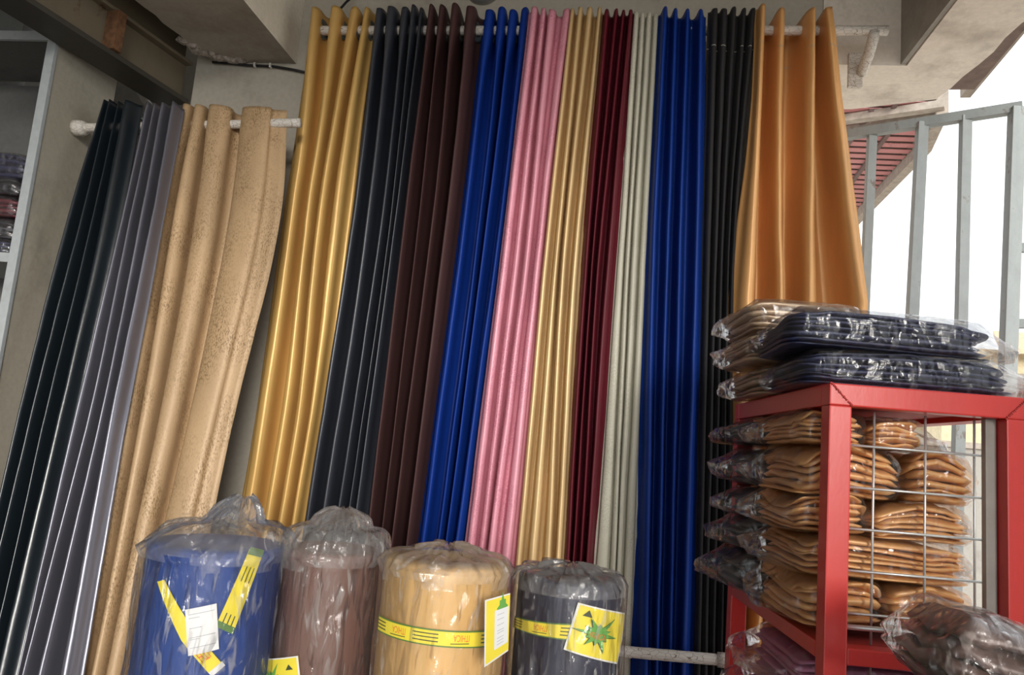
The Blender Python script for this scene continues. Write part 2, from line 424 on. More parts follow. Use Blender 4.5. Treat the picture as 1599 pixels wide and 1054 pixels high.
for nm, t, wd in (('stiffener', 0.315, 0.035),):
    p = g0 + (g1 - g0) * t
    Mt = Matrix.Translation((p.x, p.y, 2.833)) @ Matrix.Rotation(gang, 4, 'Z')
    box(nm, (0, -0.0, 0), (wd, 0.05, 0.134), M_rust, gr, Mt)
gr_plate = None

# cable clipped under the slab
cp = [(-1.50, 0.105, 2.912), (-1.42, 0.108, 2.909), (-1.36, 0.11, 2.905), (-1.27, 0.11, 2.904), (-1.19, 0.11, 2.893), (-1.12, 0.11, 2.88)]
cab = tag(obj('cable', tube_mesh(cp, 0.0048, 8), M_cable), 'black cable clipped along the wall under the slab, top left', 'cable')
for x, z in ((-1.335, 2.905), (-1.275, 2.904)):
    box('cable_clip', (x, 0.107, z), (0.007, 0.016, 0.017), M_clip, cab)
cp = [atY(556, -14, .1), atY(549, -4, .09), atY(541, 3, .08), atY(533, 12, .06), atY(527, 16, .05)]
tag(obj('cable', tube_mesh(cp, 0.0045, 8), M_cable), 'short black cable dropping behind the mustard curtain top', 'cable')

# white pipe in the recess behind the grey curtain
p0 = atY(196, 108, 0.45); p1 = atY(236, 172, 0.25)
tag(obj('conduit_pipe', tube_mesh([p0, (p0 + p1) / 2, p1, p1 + (p1 - p0) * 1.2], 0.014, 14, rfn=lambda t: 0.5 + 0.8 * min(1, t * 1.3)), M_clip),
    'slim white pipe sloping down under the steel girder', 'pipe')

# round ceiling-lamp body on the wall above the brown curtain
c = atY(755, -17, 0.12)
lm = empty('wall_lamp', (c.x, 0.12, c.z), 'round grey lamp body on the wall above the brown curtain', 'lamp')
def dome(u, v):
    a = u * 2 * PI; r = 0.062 * math.cos(v * PI / 2) ** 0.5 if v < 1 else 0
    return Vector((c.x + r * math.cos(a), 0.12 - 0.012 - 0.045 * math.sin(v * PI / 2), c.z + r * math.sin(a)))
obj('lamp_cover', gridmesh(dome, 32, 10, True), M_lampgrey, lm)
def ringf(u, v):
    a = u * 2 * PI; r = 0.064; y = 0.12 - 0.016 * v
    return Vector((c.x + r * math.cos(a), y, c.z + r * math.sin(a)))
obj('lamp_base', gridmesh(ringf, 32, 2, True), M_grey, lm)

# ================================================================== RODS AND BRACKETS
rl = empty('curtain_rod', (-0.1, 0, 2.99), 'long cracked white wooden rod carrying ten curtains', 'curtain rod')
a = atY(492, 48, 0); b = atY(1386, 48, 0)
obj('rod', tube_mesh([a + (b - a) * k / 40 for k in range(41)], 0.0158, 18, rfn=lambda t: 1 + 0.03 * math.sin(t * 70)), M_rod, rl)
def bracket(par, x, z, yw, yr=0.0, s=1.0, left=False):
    # wall plate, curved arm, cup under the rod
    box('bracket_plate', (x - 0.02, yw - 0.008, z - 0.075), (0.045, 0.018, 0.12), M_rod, par)
    pts_ = [Vector((x, yw - 0.012, z - 0.085)), Vector((x - .004, (yw + yr) / 2 + .01, z - 0.078)), Vector((x - .002, (yw * .25 + yr * .75), z - 0.055)), Vector((x, yr, z - 0.02)), Vector((x, yr - .004, z))]
    bm2 = bmesh.new()
    me = tube_mesh(pts_, 0.018 * s, 10)
    obj('bracket_arm', me, M_rod, par)
    bm2.free()
bx = atY(1368, 48, 0)
bracket(rl, bx.x - 0.008, bx.z - 0.004, 0.12)
lx0 = atY(122, 200, -.15); lx1 = atY(469, 192, -.15)
r2 = empty('curtain_rod', (lx0 + lx1) / 2, 'short cracked white rod at left, fixed to the shelf side', 'curtain rod')
obj('rod', tube_mesh([lx0 + (lx1 - lx0) * k / 24 for k in range(25)], 0.0148, 18, rfn=lambda t: 1 + 0.03 * math.sin(t * 50)), M_rod, r2)
obj('rod_socket', tube_mesh([lx0 + Vector((-0.012, 0, 0)), lx0, lx0 + Vector((0.016, 0, -.001)), lx0 + Vector((0.03, 0, 0))], 0.026, 16, rfn=lambda t: 1.0 if t < .7 else .8), M_rod, r2)
pa = atY(976, 1016, 0.0); pb = atY(1134, 1030, 0.0)
r3 = empty('curtain_rod', (pa + pb) / 2, 'low white painted pole in front of the deep blue curtain', 'curtain rod')
YP = -0.12
pa = atY(900, 1011, YP); pb = atY(1132, 1031, YP)
obj('rod', tube_mesh([pa + (pb - pa) * k / 14 for k in range(15)], 0.0155, 16, rfn=lambda t: 1 + 0.03 * math.sin(t * 40)), M_rod, r3)
obj('rod_socket', tube_mesh([pb + (pa - pb).normalized() * .02, pb, pb + (pb - pa).normalized() * .012], 0.02, 14), M_rod, r3)

# ================================================================== CURTAINS
ring_me = None
def ring_mesh():
    vs = []; fs = []
    prof = [(0.0165, -0.003), (0.0165, 0.003), (0.024, 0.0042), (0.033, 0.0035), (0.038, 0.0), (0.033, -0.0035), (0.024, -0.0042)]
    n = 28; k = len(prof)
    for i in range(n):
        a = 2 * PI * i / n
        for r, x in prof: vs.append((x, r * math.cos(a), r * math.sin(a)))
    for i in range(n):
        for j in range(k):
            fs.append((i * k + j, i * k + (j + 1) % k, ((i + 1) % n) * k + (j + 1) % k, ((i + 1) % n) * k + j))
    me = pydata(vs, fs, 'eyelet'); me.materials.append(M_eyelet)
    me.polygons.foreach_set('use_smooth', [True] * len(me.polygons))
    return me
EYE = ring_mesh()
ZLOW = 0.10
def curtain(label, mat, Y0, k, zr, rows, A, b=-0.19, ytop=None, seed=0, zt=None, eye=(), group=None, stitch=None, Atop=0.028, depths=None, wob=1.0, lowk=1.0, bias=0.2, head=0):
    """rows: list of (image row, [left edge, ridge..., right edge]); ridges lie on the plane y = Y0 - A + k (z - zr)"""
    rnd = random.Random(seed)
    cols = []
    n = len(rows[0][1])
    for j in range(n):
        pts = []
        for py, xs in rows:
            d = ray(xs[j], py)
            t = (Y0 - A + k * (CAM.z - zr) - CAM.y) / (d.y - k * d.z)
            p = CAM + d * t; pts.append((p.z, p.x))
        pts.sort(reverse=True); cols.append(pts)
    def xat(j, z):
        pts = cols[j]
        m = len(pts)
        sl = [(pts[i + 1][1] - pts[i][1]) / (pts[i + 1][0] - pts[i][0]) for i in range(m - 1)]
        if z >= pts[0][0]: return pts[0][1] + sl[0] * (z - pts[0][0])
        if z <= pts[-1][0]: return pts[-1][1] + sl[-1] * lowk * (z - pts[-1][0])
        for i in range(m - 1):
            if z >= pts[i + 1][0]: break
        d0 = sl[i] if i == 0 else (sl[i] + sl[i - 1]) / 2
        d1 = sl[i] if i == m - 2 else (sl[i] + sl[i + 1]) / 2
        h = pts[i + 1][0] - pts[i][0]; t = (z - pts[i][0]) / h
        return ((2 * t ** 3 - 3 * t * t + 1) * pts[i][1] + (t ** 3 - 2 * t * t + t) * h * d0
                + (3 * t * t - 2 * t ** 3) * pts[i + 1][1] + (t ** 3 - t * t) * h * d1)
    # nodes
    kinds = []
    for j in range(n):
        if j == 0: kinds.append(('e', 0))
        elif j == n - 1: kinds.append(('e', j))
        else:
            kinds.append(('r', j))
            if j < n - 2: kinds.append(('v', j))
    dv = {}
    tn = {}
    for q in kinds:
        dv[q] = rnd.uniform(0.75, 1.1) if q[0] == 'v' else (rnd.uniform(0.85, 1.08) if q[0] == 'r' else rnd.uniform(0.3, 0.6))
        tn[q] = rnd.uniform(-0.006, 0.006)
        if depths and q in depths: dv[q] = depths[q]
    SEG = 10
    bi = [bias + rnd.uniform(-0.09, 0.09) for _ in kinds]
    ztop = zt
    def nodes_at(z):
        out = []
        h = max(0.0, min(1.0, (z - (zr - 0.10)) / 0.10))
        Ar = A + (max(Atop, A) - A) * h
        for q in kinds:
            kd, j = q
            ww = 0.0022 * wob * noise.noise(Vector((z * 2.3, j * 3.7, seed * 1.9))) + 0.0011 * wob * noise.noise(Vector((z * 7, j * 3.7, seed * 5.9)))
            if kd == 'v': x = (xat(j, z) + xat(j + 1, z)) / 2; y = Ar * dv[q]
            elif kd == 'r': x = xat(j, z); y = -Ar * dv[q] + (A - Ar) * 0
            else: x = xat(j, z); y = Ar * dv[q]
            y += 0.006 * wob * noise.noise(Vector((z * 1.7, j * 2.1 + 9, seed * 2.3)))
            out.append((x + ww, Y0 + k * (z - zr) + y))
        return out
    def profile(z, dy=0.0):
        nd = nodes_at(z); row = []
        h = max(0.0, min(1.0, (z - (zr - 0.14)) / 0.12)) if head else 0.0
        be = b * (1 - h) - 0.2 * h
        for i in range(len(nd) - 1):
            (x0, y0), (x1, y1) = nd[i], nd[i + 1]
            for s_ in range(SEG):
                s = s_ / SEG
                # ridges broad, valleys pinched, flanks steep
                sh = bi[i] if kinds[i][0] != 'v' and kinds[i + 1][0] == 'v' else (-bi[i] if kinds[i][0] == 'v' else 0.0)
                x = x0 + (x1 - x0) * (s - be * math.sin(2 * PI * s) + (sh * (1 - h) + head * h * (0 if 'e' in (kinds[i][0], kinds[i + 1][0]) else (-1 if kinds[i][0] == 'v' else 1))) * math.sin(PI * s))
                y = y0 + (y1 - y0) * (0.5 - 0.5 * math.cos(PI * s))
                row.append((x, y + dy))
        row.append((nd[-1][0], nd[-1][1] + dy))
        return row
    ncol = (len(kinds) - 1) * SEG + 1
    zs_ = [ztop - 0.012 * i for i in range(12)]
    z = zs_[-1]
    while z > ZLOW:
        z -= 0.045; zs_.append(max(z, ZLOW))
    tops = []
    for c_ in range(ncol):
        i = min(c_ // SEG, len(kinds) - 2); f = c_ / SEG - i
        tops.append(tn[kinds[i]] * (1 - f) + tn[kinds[i + 1]] * f)
    vs = []; fs = []
    for r_, z in enumerate(zs_):
        pr = profile(z)
        fade = max(0, 1 - r_ / 6)
        for c_, (x, y) in enumerate(pr):
            cr = 0.0016 * noise.noise(Vector((x * 40, z * 14, seed))) * wob
            vs.append((x, y + cr, z + tops[c_] * fade))
    for r_ in range(len(zs_) - 1):
        for c_ in range(ncol - 1):
            a_ = r_ * ncol + c_
            fs.append((a_, a_ + ncol, a_ + ncol + 1, a_ + 1))
    xm = (xat(0, zr) + xat(n - 1, zr)) / 2
    root = empty('curtain', (xm, Y0, ztop), label, 'curtain', group)
    o = obj('curtain_panel', pydata(vs, fs), mat, root)
    sm = o.modifiers.new('thickness', 'SOLIDIFY'); sm.thickness = 0.0012; sm.offset = 0
    if stitch:
        zz, smat = stitch
        v2 = []; pr = profile(zz, -0.0014); pr2 = profile(zz - 0.0022, -0.0014)
        for x, y in pr: v2.append((x, y, zz))
        for x, y in pr2: v2.append((x, y, zz - 0.0022))
        obj('hem_stitching', pydata(v2, [(i, i + ncol, i + ncol + 1, i + 1) for i in range(ncol - 1)]), smat, root)
    nd = nodes_at(zr)
    for ei in eye:
        # flank number ei (between node ei and ei+1)
        (x0, y0), (x1, y1) = nd[ei], nd[ei + 1]
        e = bpy.data.objects.new('eyelet', EYE); COL.objects.link(e); e.parent = root
        e.location = Vector(((x0 + x1) / 2, Y0, zr)) - root.location
        e.rotation_euler = (0, 0, math.atan2(y1 - y0, x1 - x0) - PI / 2)
    return root

ZR = 2.99; ZT = 3.05
BIG = 'curtains on the long rod'
# --- the ten on the long rod, left to right
curtain('mustard gold satin curtain, leftmost on the long rod', FAB['mustard'], 0, 0, ZR,
        [(20, [479, 489, 521, 554, 569, 580]), (200, [452, 474, 499, 520, 540, 556]), (300, [436, 460, 483, 503, 525, 545]), (630, [390, 413, 445, 468, 487, 498]), (820, [358, 383, 415, 437, 456, 466])],
        0.042, zt=ZT, seed=1, bias=0.10, b=-0.14, eye=(1, 2, 3, 4, 5, 6, 7), group=BIG)
curtain('blackish navy satin curtain right of the mustard gold one', FAB['navy'], 0, 0, ZR,
        [(20, [577, 590, 608, 632, 644, 657, 662]), (330, [540, 552, 575, 598, 611, 618, 624]), (820, [462, 478, 502, 524, 542, 552, 564])],
        0.052, zt=ZT, seed=2, bias=-0.06, b=-0.11, head=0.25, eye=(3, 4, 5), group=BIG)
curtain('very dark brown velvet curtain between navy and royal blue', FAB['brown'], 0, 0, ZR,
        [(20, [662, 671, 686, 709, 731, 750]), (330, [622, 633, 654, 677, 698, 716]), (820, [566, 575, 596, 615, 638, 650])],
        0.068, zt=ZT, seed=3, bias=-0.13, b=-0.04, head=0.08, eye=(2, 3, 4, 5, 6, 7), group=BIG)
curtain('royal blue velvet curtain left of the pink one', FAB['blue'], 0, 0, ZR,
        [(20, [750, 763, 783, 799, 819, 828]), (330, [714, 727, 752, 762, 783, 792]), (820, [648, 664, 688, 700, 715, 733])],
        0.048, zt=ZT, seed=4, bias=-0.08, b=-0.08, head=0.25, eye=(1, 2, 3, 5), group=BIG)
curtain('pink jacquard curtain between royal blue and light gold', FAB['pink'], -0.046, 0, ZR,
        [(20, [824, 833, 848, 859, 886, 893]), (330, [787, 796, 814, 830, 847, 858]), (840, [724, 736, 754, 768, 794, 808])],
        0.024, zt=ZT - .012, seed=5, bias=0.12, b=-0.15, Atop=.02, group=BIG)
curtain('light gold satin curtain between pink and maroon', FAB['gold'], -0.050, 0, ZR,
        [(20, [886, 893, 906, 920, 936, 941]), (400, [844, 852, 869, 880, 898, 909]), (850, [803, 812, 833, 858, 872, 884])],
        0.028, zt=ZT - .012, seed=6, bias=0.08, b=-0.12, Atop=.02, group=BIG)
curtain('maroon velvet curtain left of the cream one', FAB['maroon'], -0.050, 0, ZR,
        [(20, [940, 948, 963, 974, 984, 991]), (400, [907, 916, 926, 935, 950, 963]), (850, [878, 888, 897, 908, 918, 930])],
        0.028, zt=ZT - .012, seed=7, bias=0.0, b=-0.08, Atop=.02, group=BIG)
curtain('cream jacquard curtain with narrow pleats', FAB['cream'], -0.038, 0, ZR,
        [(20, [987, 994, 1004, 1014, 1025, 1031]), (400, [961, 970, 981, 990, 1004, 1013]), (850, [924, 944, 960, 967, 982, 998])],
        0.016, zt=ZT - .012, seed=8, Atop=.016, group=BIG)
curtain('deep blue velvet curtain right of the cream one', FAB['blue2'], -0.050, 0, ZR,
        [(20, [1030, 1039, 1055, 1074, 1094, 1106]), (400, [1010, 1020, 1042, 1061, 1087, 1099]), (850, [993, 1012, 1030, 1050, 1072, 1090])],
        0.036, zt=ZT - .012, seed=9, bias=-0.06, b=-0.06, Atop=.02, group=BIG)
curtain('charcoal black curtain between deep blue and orange', FAB['charcoal'], -0.042, 0, ZR,
        [(20, [1107, 1117, 1131, 1147, 1162, 1176, 1184]), (400, [1097, 1106, 1117, 1127, 1138, 1145, 1152]), (850, [1086, 1096, 1106, 1118, 1130, 1140, 1150])],
        0.020, zt=ZT + .004, seed=10, bias=0.08, b=-0.12, Atop=.02, group=BIG, stitch=(2.925, M_thread))
curtain('wide flaring orange gold satin curtain, rightmost on the rod', FAB['orange'], 0, 0, ZR,
        [(20, [1181, 1192, 1222, 1273, 1293, 1302]), (200, [1172, 1183, 1219, 1271, 1312, 1324]), (330, [1156, 1176, 1218, 1268, 1327, 1342]), (470, [1139, 1170, 1222, 1268, 1348, 1359])],
        0.078, zt=ZT + .004, seed=11, bias=0.0, b=-0.08, eye=(), group=BIG, stitch=(2.925, M_thread), wob=1.6, depths={('e', 0): -0.55, ('e', 5): -0.8}, lowk=-.6)
# --- the three on the short rod at the left
ZL = 2.555
SM = 'curtains on the short left rod'
KL = 0.16
zt2 = 2.62
curtain('blue black satin curtain, leftmost of all', FAB['dark'], -0.15, KL, ZL,
        [(160, [152, 160, 170, 181, 196, 214]), (330, [99, 108, 130, 144, 163, 184]), (630, [20, 31, 52, 72, 97, 113]), (860, [-34, -20, -3, 20, 42, 62])],
        0.05, zt=zt2, seed=21, depths={('e', 5): -0.4}, bias=-0.08, b=-0.04, group=SM, eye=(7,))
curtain('shiny silver grey satin curtain on the left rod', FAB['grey'], -0.205, KL, ZL,
        [(160, [216, 228, 241, 254, 270, 279]), (330, [182, 189, 205, 222, 240, 247]), (630, [109, 119, 144, 162, 178, 190]), (860, [58, 68, 84, 108, 134, 150])],
        0.044, zt=zt2 - .03, seed=22, depths={('e', 5): -0.1}, bias=-0.02, b=-0.06, group=SM)
curtain('beige flecked jacquard curtain beside the bare wall strip', FAB['beige'], -0.15, KL, ZL,
        [(160, [279, 290, 308, 331, 398, 440]), (330, [245, 254, 275, 312, 374, 430]), (630, [188, 203, 226, 257, 310, 360]), (860, [150, 161, 182, 208, 255, 309])],
        0.042, zt=zt2, seed=23, bias=0.16, b=-0.16, head=0.25, group=SM, depths={('e', 5): 0.0, ('r', 4): 0.8})

# ================================================================== SHELF UNIT AT THE LEFT
XS = -1.8
sf = empty('shelf_unit', (XS - .35, -0.1, 0), 'tall painted shelf unit at the left edge holding wrapped curtains', 'shelf unit')
YF = -0.28; ZS = 2.78
zt_ = atX(95, 54, XS).z
zshelf = atY(10, 401, YF).z
box('side_panel', (XS - 0.012, (YF + 0.02) / 2, zt_ / 2 - .003), (0.024, 0.02 - YF, zt_ - .006), M_panel, sf)
box('edge_strip', (XS - 0.012, YF - 0.008, zt_ / 2), (0.030, 0.016, zt_), M_trim, sf)
box('top_board', (XS - 0.46, (YF + .02) / 2, zt_ - 0.012), (0.87, 0.29, 0.022), M_shelfin, sf)
box('top_strip', (XS - 0.46, YF - 0.007, zt_ - 0.013), (0.865, 0.014, 0.030), M_trim, sf)
box('back_board', (XS - 0.46, 0.026, zt_ / 2 - .01), (0.86, 0.012, zt_ - .05), M_shelfin, sf)
box('shelf_board', (XS - 0.46, (YF + .02) / 2, zshelf), (0.865, 0.29, 0.03), M_trim, sf)
box('shelf_board', (XS - 0.46, (YF + .02) / 2, zshelf - 0.52), (0.865, 0.29, 0.03), M_trim, sf)
box('side_panel', (XS - 0.90, (YF + 0.02) / 2, zt_ / 2), (0.024, 0.30, zt_), M_panel, sf)
box('plinth', (XS - .46, -.1, 0.04), (0.86, 0.26, 0.08), M_shelfin, sf)

# a grey-white speaker-like box on top of the unit, cut by the frame
c0 = atY(-14, 22, -0.2)
bxo = empty('storage_box', (c0.x, -0.15, c0.z), 'pale grey box with a black ring on top of the shelf unit', 'box')
zc0 = zt_ + 0.001
box('box_body', (c0.x - 0.01, -0.15, zc0 + 0.09), (0.075, 0.12, 0.18), M_trim, bxo)
def hexf(u, v):
    a = u * 2 * PI; p = v * 2 * PI
    r = 0.03 + 0.006 * math.cos(p)
    return Vector((c0.x - 0.005 + r * math.cos(a), -0.213 + 0.006 * math.sin(p), c0.z + .01 + r * math.sin(a)))
obj('ring', gridmesh(hexf, 6, 8, True), M_cable, bxo, smooth=False)

# ================================================================== PACKAGES
def sp(v, e): return math.copysign(abs(v) ** e, v)
def superell(w_, d_, h_, e1, e2, nu, nv, deform=None):
    def f(u, v):
        th = u * 2 * PI; ph = (v - 0.5) * PI
        # denser sampling near the rim
        cx = sp(math.cos(ph), e1)
        p = Vector((w_ / 2 * cx * sp(math.cos(th), e2), d_ / 2 * cx * sp(math.sin(th), e2), h_ / 2 * sp(math.sin(ph), e1)))
        return deform(p) if deform else p
    return grid(f, nu, nv, True)
PK = 0
def package(label, group, mat, pos, size, rz=0.0, tilt=0.0, layers=6, seed=0, wave=0.006, filmmat=None, tail=(0.05, 0.04), cat='packaged curtain', rx=0.0, hi=True, ragged=0.009, fine=0.003):
    """pos = centre of the underside"""
    w_, d_, h_ = size
    root = empty('curtain_package', pos, label, cat, group)
    root.rotation_euler = (rx, tilt, rz)
    rnd = random.Random(seed)
    wts = [rnd.uniform(0.55, 1.45) for _ in range(layers)]; tw = sum(wts)
    zz0 = [sum(wts[:i]) / tw * h_ for i in range(layers + 1)]
    V = []; Fc = []
    sv = Vector((seed * 3.1, seed * 1.7, 0))
    def warp(x, y):
        return wave * (noise.noise(Vector((x * 11, y * 9, 0)) + sv) + 0.45 * noise.noise(Vector((x * 30, y * 22, 3)) + sv)) * 1.5
    for l in range(layers):
        ox = rnd.uniform(-ragged, ragged); oy = rnd.uniform(-ragged, ragged) * .7; ww = w_ * rnd.uniform(0.93, 1.0); dd = d_ * rnd.uniform(0.93, 1.0)
        lh = zz0[l + 1] - zz0[l]; zc = (zz0[l + 1] + zz0[l]) / 2
        def df(p, zc=zc, ox=ox, oy=oy, l=l):
            x = p.x + ox; y = p.y + oy
            fl = 1 - 0.28 * abs(2 * x / w_) ** 3 * (zc / h_)
            z = zc * fl + p.z + (warp(x, y) * (0.25 + 0.75 * zc / h_)) + fine * noise.noise(Vector((x * 38, y * 30, l * 7.3)) + sv) * (1 if l else .2)
            y += 0.004 * noise.noise(Vector((x * 24, z * 60, l * 5)) + sv)
            x += 0.003 * noise.noise(Vector((y * 24, z * 60, l * 9)) + sv)
            return Vector((x, y, max(z, 0.0015)))
        vs, fs = superell(ww, dd, lh * 1.2, 0.75, 0.24, 72 if hi else 32, 8, df)
        o_ = len(V); V += vs; Fc += [tuple(i + o_ for i in f) for f in fs]
    obj('folded_cloth', pydata(V, Fc), mat, root, world=False)
    if filmmat:
        g = 0.006
        def df2(p):
            x = p.x; y = p.y; z = p.z
            tl = tail[0] if x < 0 else tail[1]
            ax = abs(2 * x / w_)
            k = max(0.0, (abs(x) - w_ * 0.42) / (w_ * 0.08 + g))
            k = min(k, 1.0)
            X = x + math.copysign(tl * k ** 1.5, x)
            zz = z * (1 - 0.72 * k) * (1 - 0.12 * ax ** 3)
            nz = ridged(Vector((X * 13, y * 13, z * 16)) + sv, 3)
            am = 0.003 + 0.011 * k
            Y = y * (1 - 0.25 * k) + am * 0.6 * fbm(Vector((X * 15, z * 22, 4)) + sv, 3)
            n = Vector((0, y / d_ * 2, z / h_ * 2)); n = n.normalized() if n.length > 1e-5 else n
            q = Vector((X + am * fbm(Vector((y * 20, z * 20, 9)) + sv, 2), Y, zz)) + n * am * nz
            q.z += h_ / 2 + warp(x, y) * 0.6 - 0.012 * k
            q.z = max(q.z, -0.0005)
            return q
        vs, fs = superell(w_ + 2 * g, d_ + 2 * g, h_ + 2 * g, 0.4, 0.25, 150 if hi else 60, 44 if hi else 18, df2)
        obj('plastic_wrap', pydata(vs, fs), filmmat, root, world=False)
    return root

# ================================================================== RED RACK
TH = R(4.5)
RF = Vector((0.376, -1.07, 0)); ex = Vector((math.cos(TH), math.sin(TH), 0)); ey = Vector((-math.sin(TH), math.cos(TH), 0))
RW = 0.325; RD = 0.62; RT = 1.753; ZSH = 1.33
MR = Matrix.Translation(RF) @ Matrix.Rotation(TH, 4, 'Z')
rack = empty('display_rack', RF + ex * RW / 2 + ey * RD / 2, 'red welded steel rack with wire mesh front, holding wrapped curtains', 'rack')
PW = 0.037
for nm, x, y in (('post', 0, 0), ('post', RW - PW, 0), ('post', 0, RD - PW), ('post', RW - PW, RD - PW)):
    box(nm, (x + PW / 2, y + PW / 2, (RT - PW) / 2), (PW, PW, RT - PW), M_red, rack, MR, 0.0025)
for z in (RT - PW / 2, ZSH - 0.012, 0.70, 0.12):
    h = PW if z > 1.5 else 0.026
    box('front_rail', (RW / 2, PW / 2, z), (RW - (0 if z > 1.5 else 2 * PW), PW, h), M_red, rack, MR, 0.0025)
    box('back_rail', (RW / 2, RD - PW / 2, z), (RW - (0 if z > 1.5 else 2 * PW), PW, h), M_red, rack, MR, 0.0025)
    for x in (PW / 2, RW - PW / 2):
        box('side_rail', (x, RD / 2, z), (PW, RD - 2 * PW, h), M_red, rack, MR, 0.0025)
    box('tray', (RW / 2, RD / 2, z + (0.010 if z < 1.5 else -0.006)), (RW - 2 * PW, RD - 2 * PW, 0.004), M_redd, rack, MR, 0)
# weld seams at the two upper corners
random.seed(2)
for x0, x1 in ((PW + .001, 0.002), (RW - PW - .001, RW - 0.002)):
    bm = bmesh.new()
    for i in range(16):
        t = i / 15
        r = bmesh.ops.create_icosphere(bm, subdivisions=1, radius=0.0022)
        for v in r['verts']:
            v.co = MR @ (v.co + Vector((x0 + (x1 - x0) * t + random.uniform(-.001, .001), -0.0003, RT - PW + PW * t + random.uniform(-.001, .001))))
    obj('weld_seam', bm, M_redd, rack)
# inner grey angle by the right post
box('angle_iron', (RW - PW - 0.010, 0.034, (ZSH + RT - PW) / 2), (0.018, 0.014, RT - PW - ZSH), M_angle, rack, MR)
# wire mesh behind the front frame
yw = 0.048
for x in (0.094, 0.180, 0.262):
    a = MR @ Vector((x, yw, ZSH)); b = MR @ Vector((x, yw, RT - PW - .002))
    obj('mesh_wire', tube_mesh([a, (a + b) / 2, b], 0.0022, 8), M_wire, rack)
zy = [atY(1392, y, -1.02).z for y in (700, 766, 831, 897, 964)]
for z in zy:
    a = MR @ Vector((PW * .6, yw - .004, z)); b = MR @ Vector((RW - PW * .5, yw - .004, z))
    obj('mesh_wire', tube_mesh([a, (a + b) / 2, b], 0.0022, 8), M_wire, rack)
zl = atY(1360, 985, -1.05).z
a = MR @ Vector((PW * .6, 0.03, zl)); b = MR @ Vector((RW - PW * .5, 0.03, zl))
obj('mesh_wire', tube_mesh([a, (a + b) / 2, b], 0.0045, 8), M_wire, rack)
for x in (0.094, 0.180):
    a = MR @ Vector((x, yw, 0.9)); b = MR @ Vector((x, yw, ZSH - .03))
    obj('mesh_wire', tube_mesh([a, (a + b) / 2, b], 0.0018, 8), M_wire, rack)

def inrack(x, y, z):
    return MR @ Vector((x, y, z))
GG = 'gold satin packs in the red rack'
zrow = [ZSH + 0.016, 1.43, 1.50, 1.564, 1.652, 1.712]
#  (x0, x1, row) in rack coordinates
def gold(x0, x1, r, label, seed, dep=0.27, h=None, y0=0.062, tail=(0.04, 0.02), top=None):
    hh = (zrow[r + 1] - zrow[r] - 0.003) if r + 1 < len(zrow) else 0.05
    if h: hh = h
    return package(label, GG, FAB['packgold'], inrack((x0 + x1) / 2, y0 + dep / 2, zrow[r]), (x1 - x0, dep, hh), rz=TH, layers=6, seed=seed, wave=0.013, fine=.006, filmmat=FILM_PACK, tail=tail)
gold(-0.015, 0.125, 0, 'gold satin pack at the left of the bottom layer', 31)
gold(0.132, 0.275, 0, 'gold satin pack at the right of the bottom layer', 32, tail=(0.01, 0.02))
gold(-0.022, 0.272, 1, 'wide gold satin pack, second layer from the rack tray', 33)
gold(-0.03, 0.095, 2, 'gold satin pack at the left of the middle layer', 34)
gold(0.10, 0.272, 2, 'gold satin pack at the right of the middle layer', 35, tail=(0.01, 0.02))
gold(-0.025, 0.155, 3, 'gold satin pack at left, second layer from the top', 36)
gold(0.162, 0.272, 3, 'short crumpled gold satin pack at right below the top layer', 37, tail=(0.01, 0.02))
gold(-0.02, 0.09, 4, 'top left gold satin pack behind the left post', 38, h=0.058, tail=(0.05, 0.01))
gold(0.098, 0.19, 4, 'top right gold satin pack with its bag hanging open', 39, h=0.056, tail=(0.01, 0.06))
BB = 'dark packs at the back of the red rack'
names = ['lowest dark wrapped pack at the back of the rack', 'second lowest dark wrapped pack at the back of the rack', 'middle dark wrapped pack at the back of the rack', 'second highest dark wrapped pack at the back of the rack', 'highest dark wrapped pack at the back of the rack']
for i in range(5):
    hh = zrow[i + 1] - zrow[i] - .003 if i < 5 else .06
    package(names[i], BB, FAB['packblack'], inrack(0.115 + random.uniform(-.012, .012), 0.47, zrow[i]), (0.31, 0.22, hh), rz=TH, layers=4, seed=50 + i, filmmat=FILM_DUSTY, tail=(0.04, 0.01), hi=False)
# mauve packs under the tray
PP = 'mauve pink packs under the rack tray'
zm = ZSH - 0.03
for i, lb in enumerate(['top mauve pink pack under the red tray', 'second mauve pink pack under the red tray', 'third mauve pink pack under the red tray']):
    package(lb, PP, FAB['packpink'], inrack(0.11 - 0.008 * i, 0.062 + .15, zm - 0.062 * (i + 1)), (0.25, 0.30, 0.058), rz=TH, layers=5, seed=60 + i, wave=0.005, filmmat=FILM_PACK, tail=(0.06, 0.02))
k_ = zm - 0.062 * 3
LOWN = ['dark pack, %s down from the mauve ones in the rack' % n_ for n_ in ('eighth', 'seventh', 'sixth', 'fifth', 'fourth', 'third', 'second', 'first')]
while k_ - .075 > 0.725:
    k_ -= 0.072
    package(LOWN.pop(), 'dark packs low in the red rack', FAB['packblack'], inrack(0.12, 0.30, k_), (0.27, 0.4, 0.069), rz=TH, layers=3, seed=int(k_ * 100), filmmat=None, hi=False)
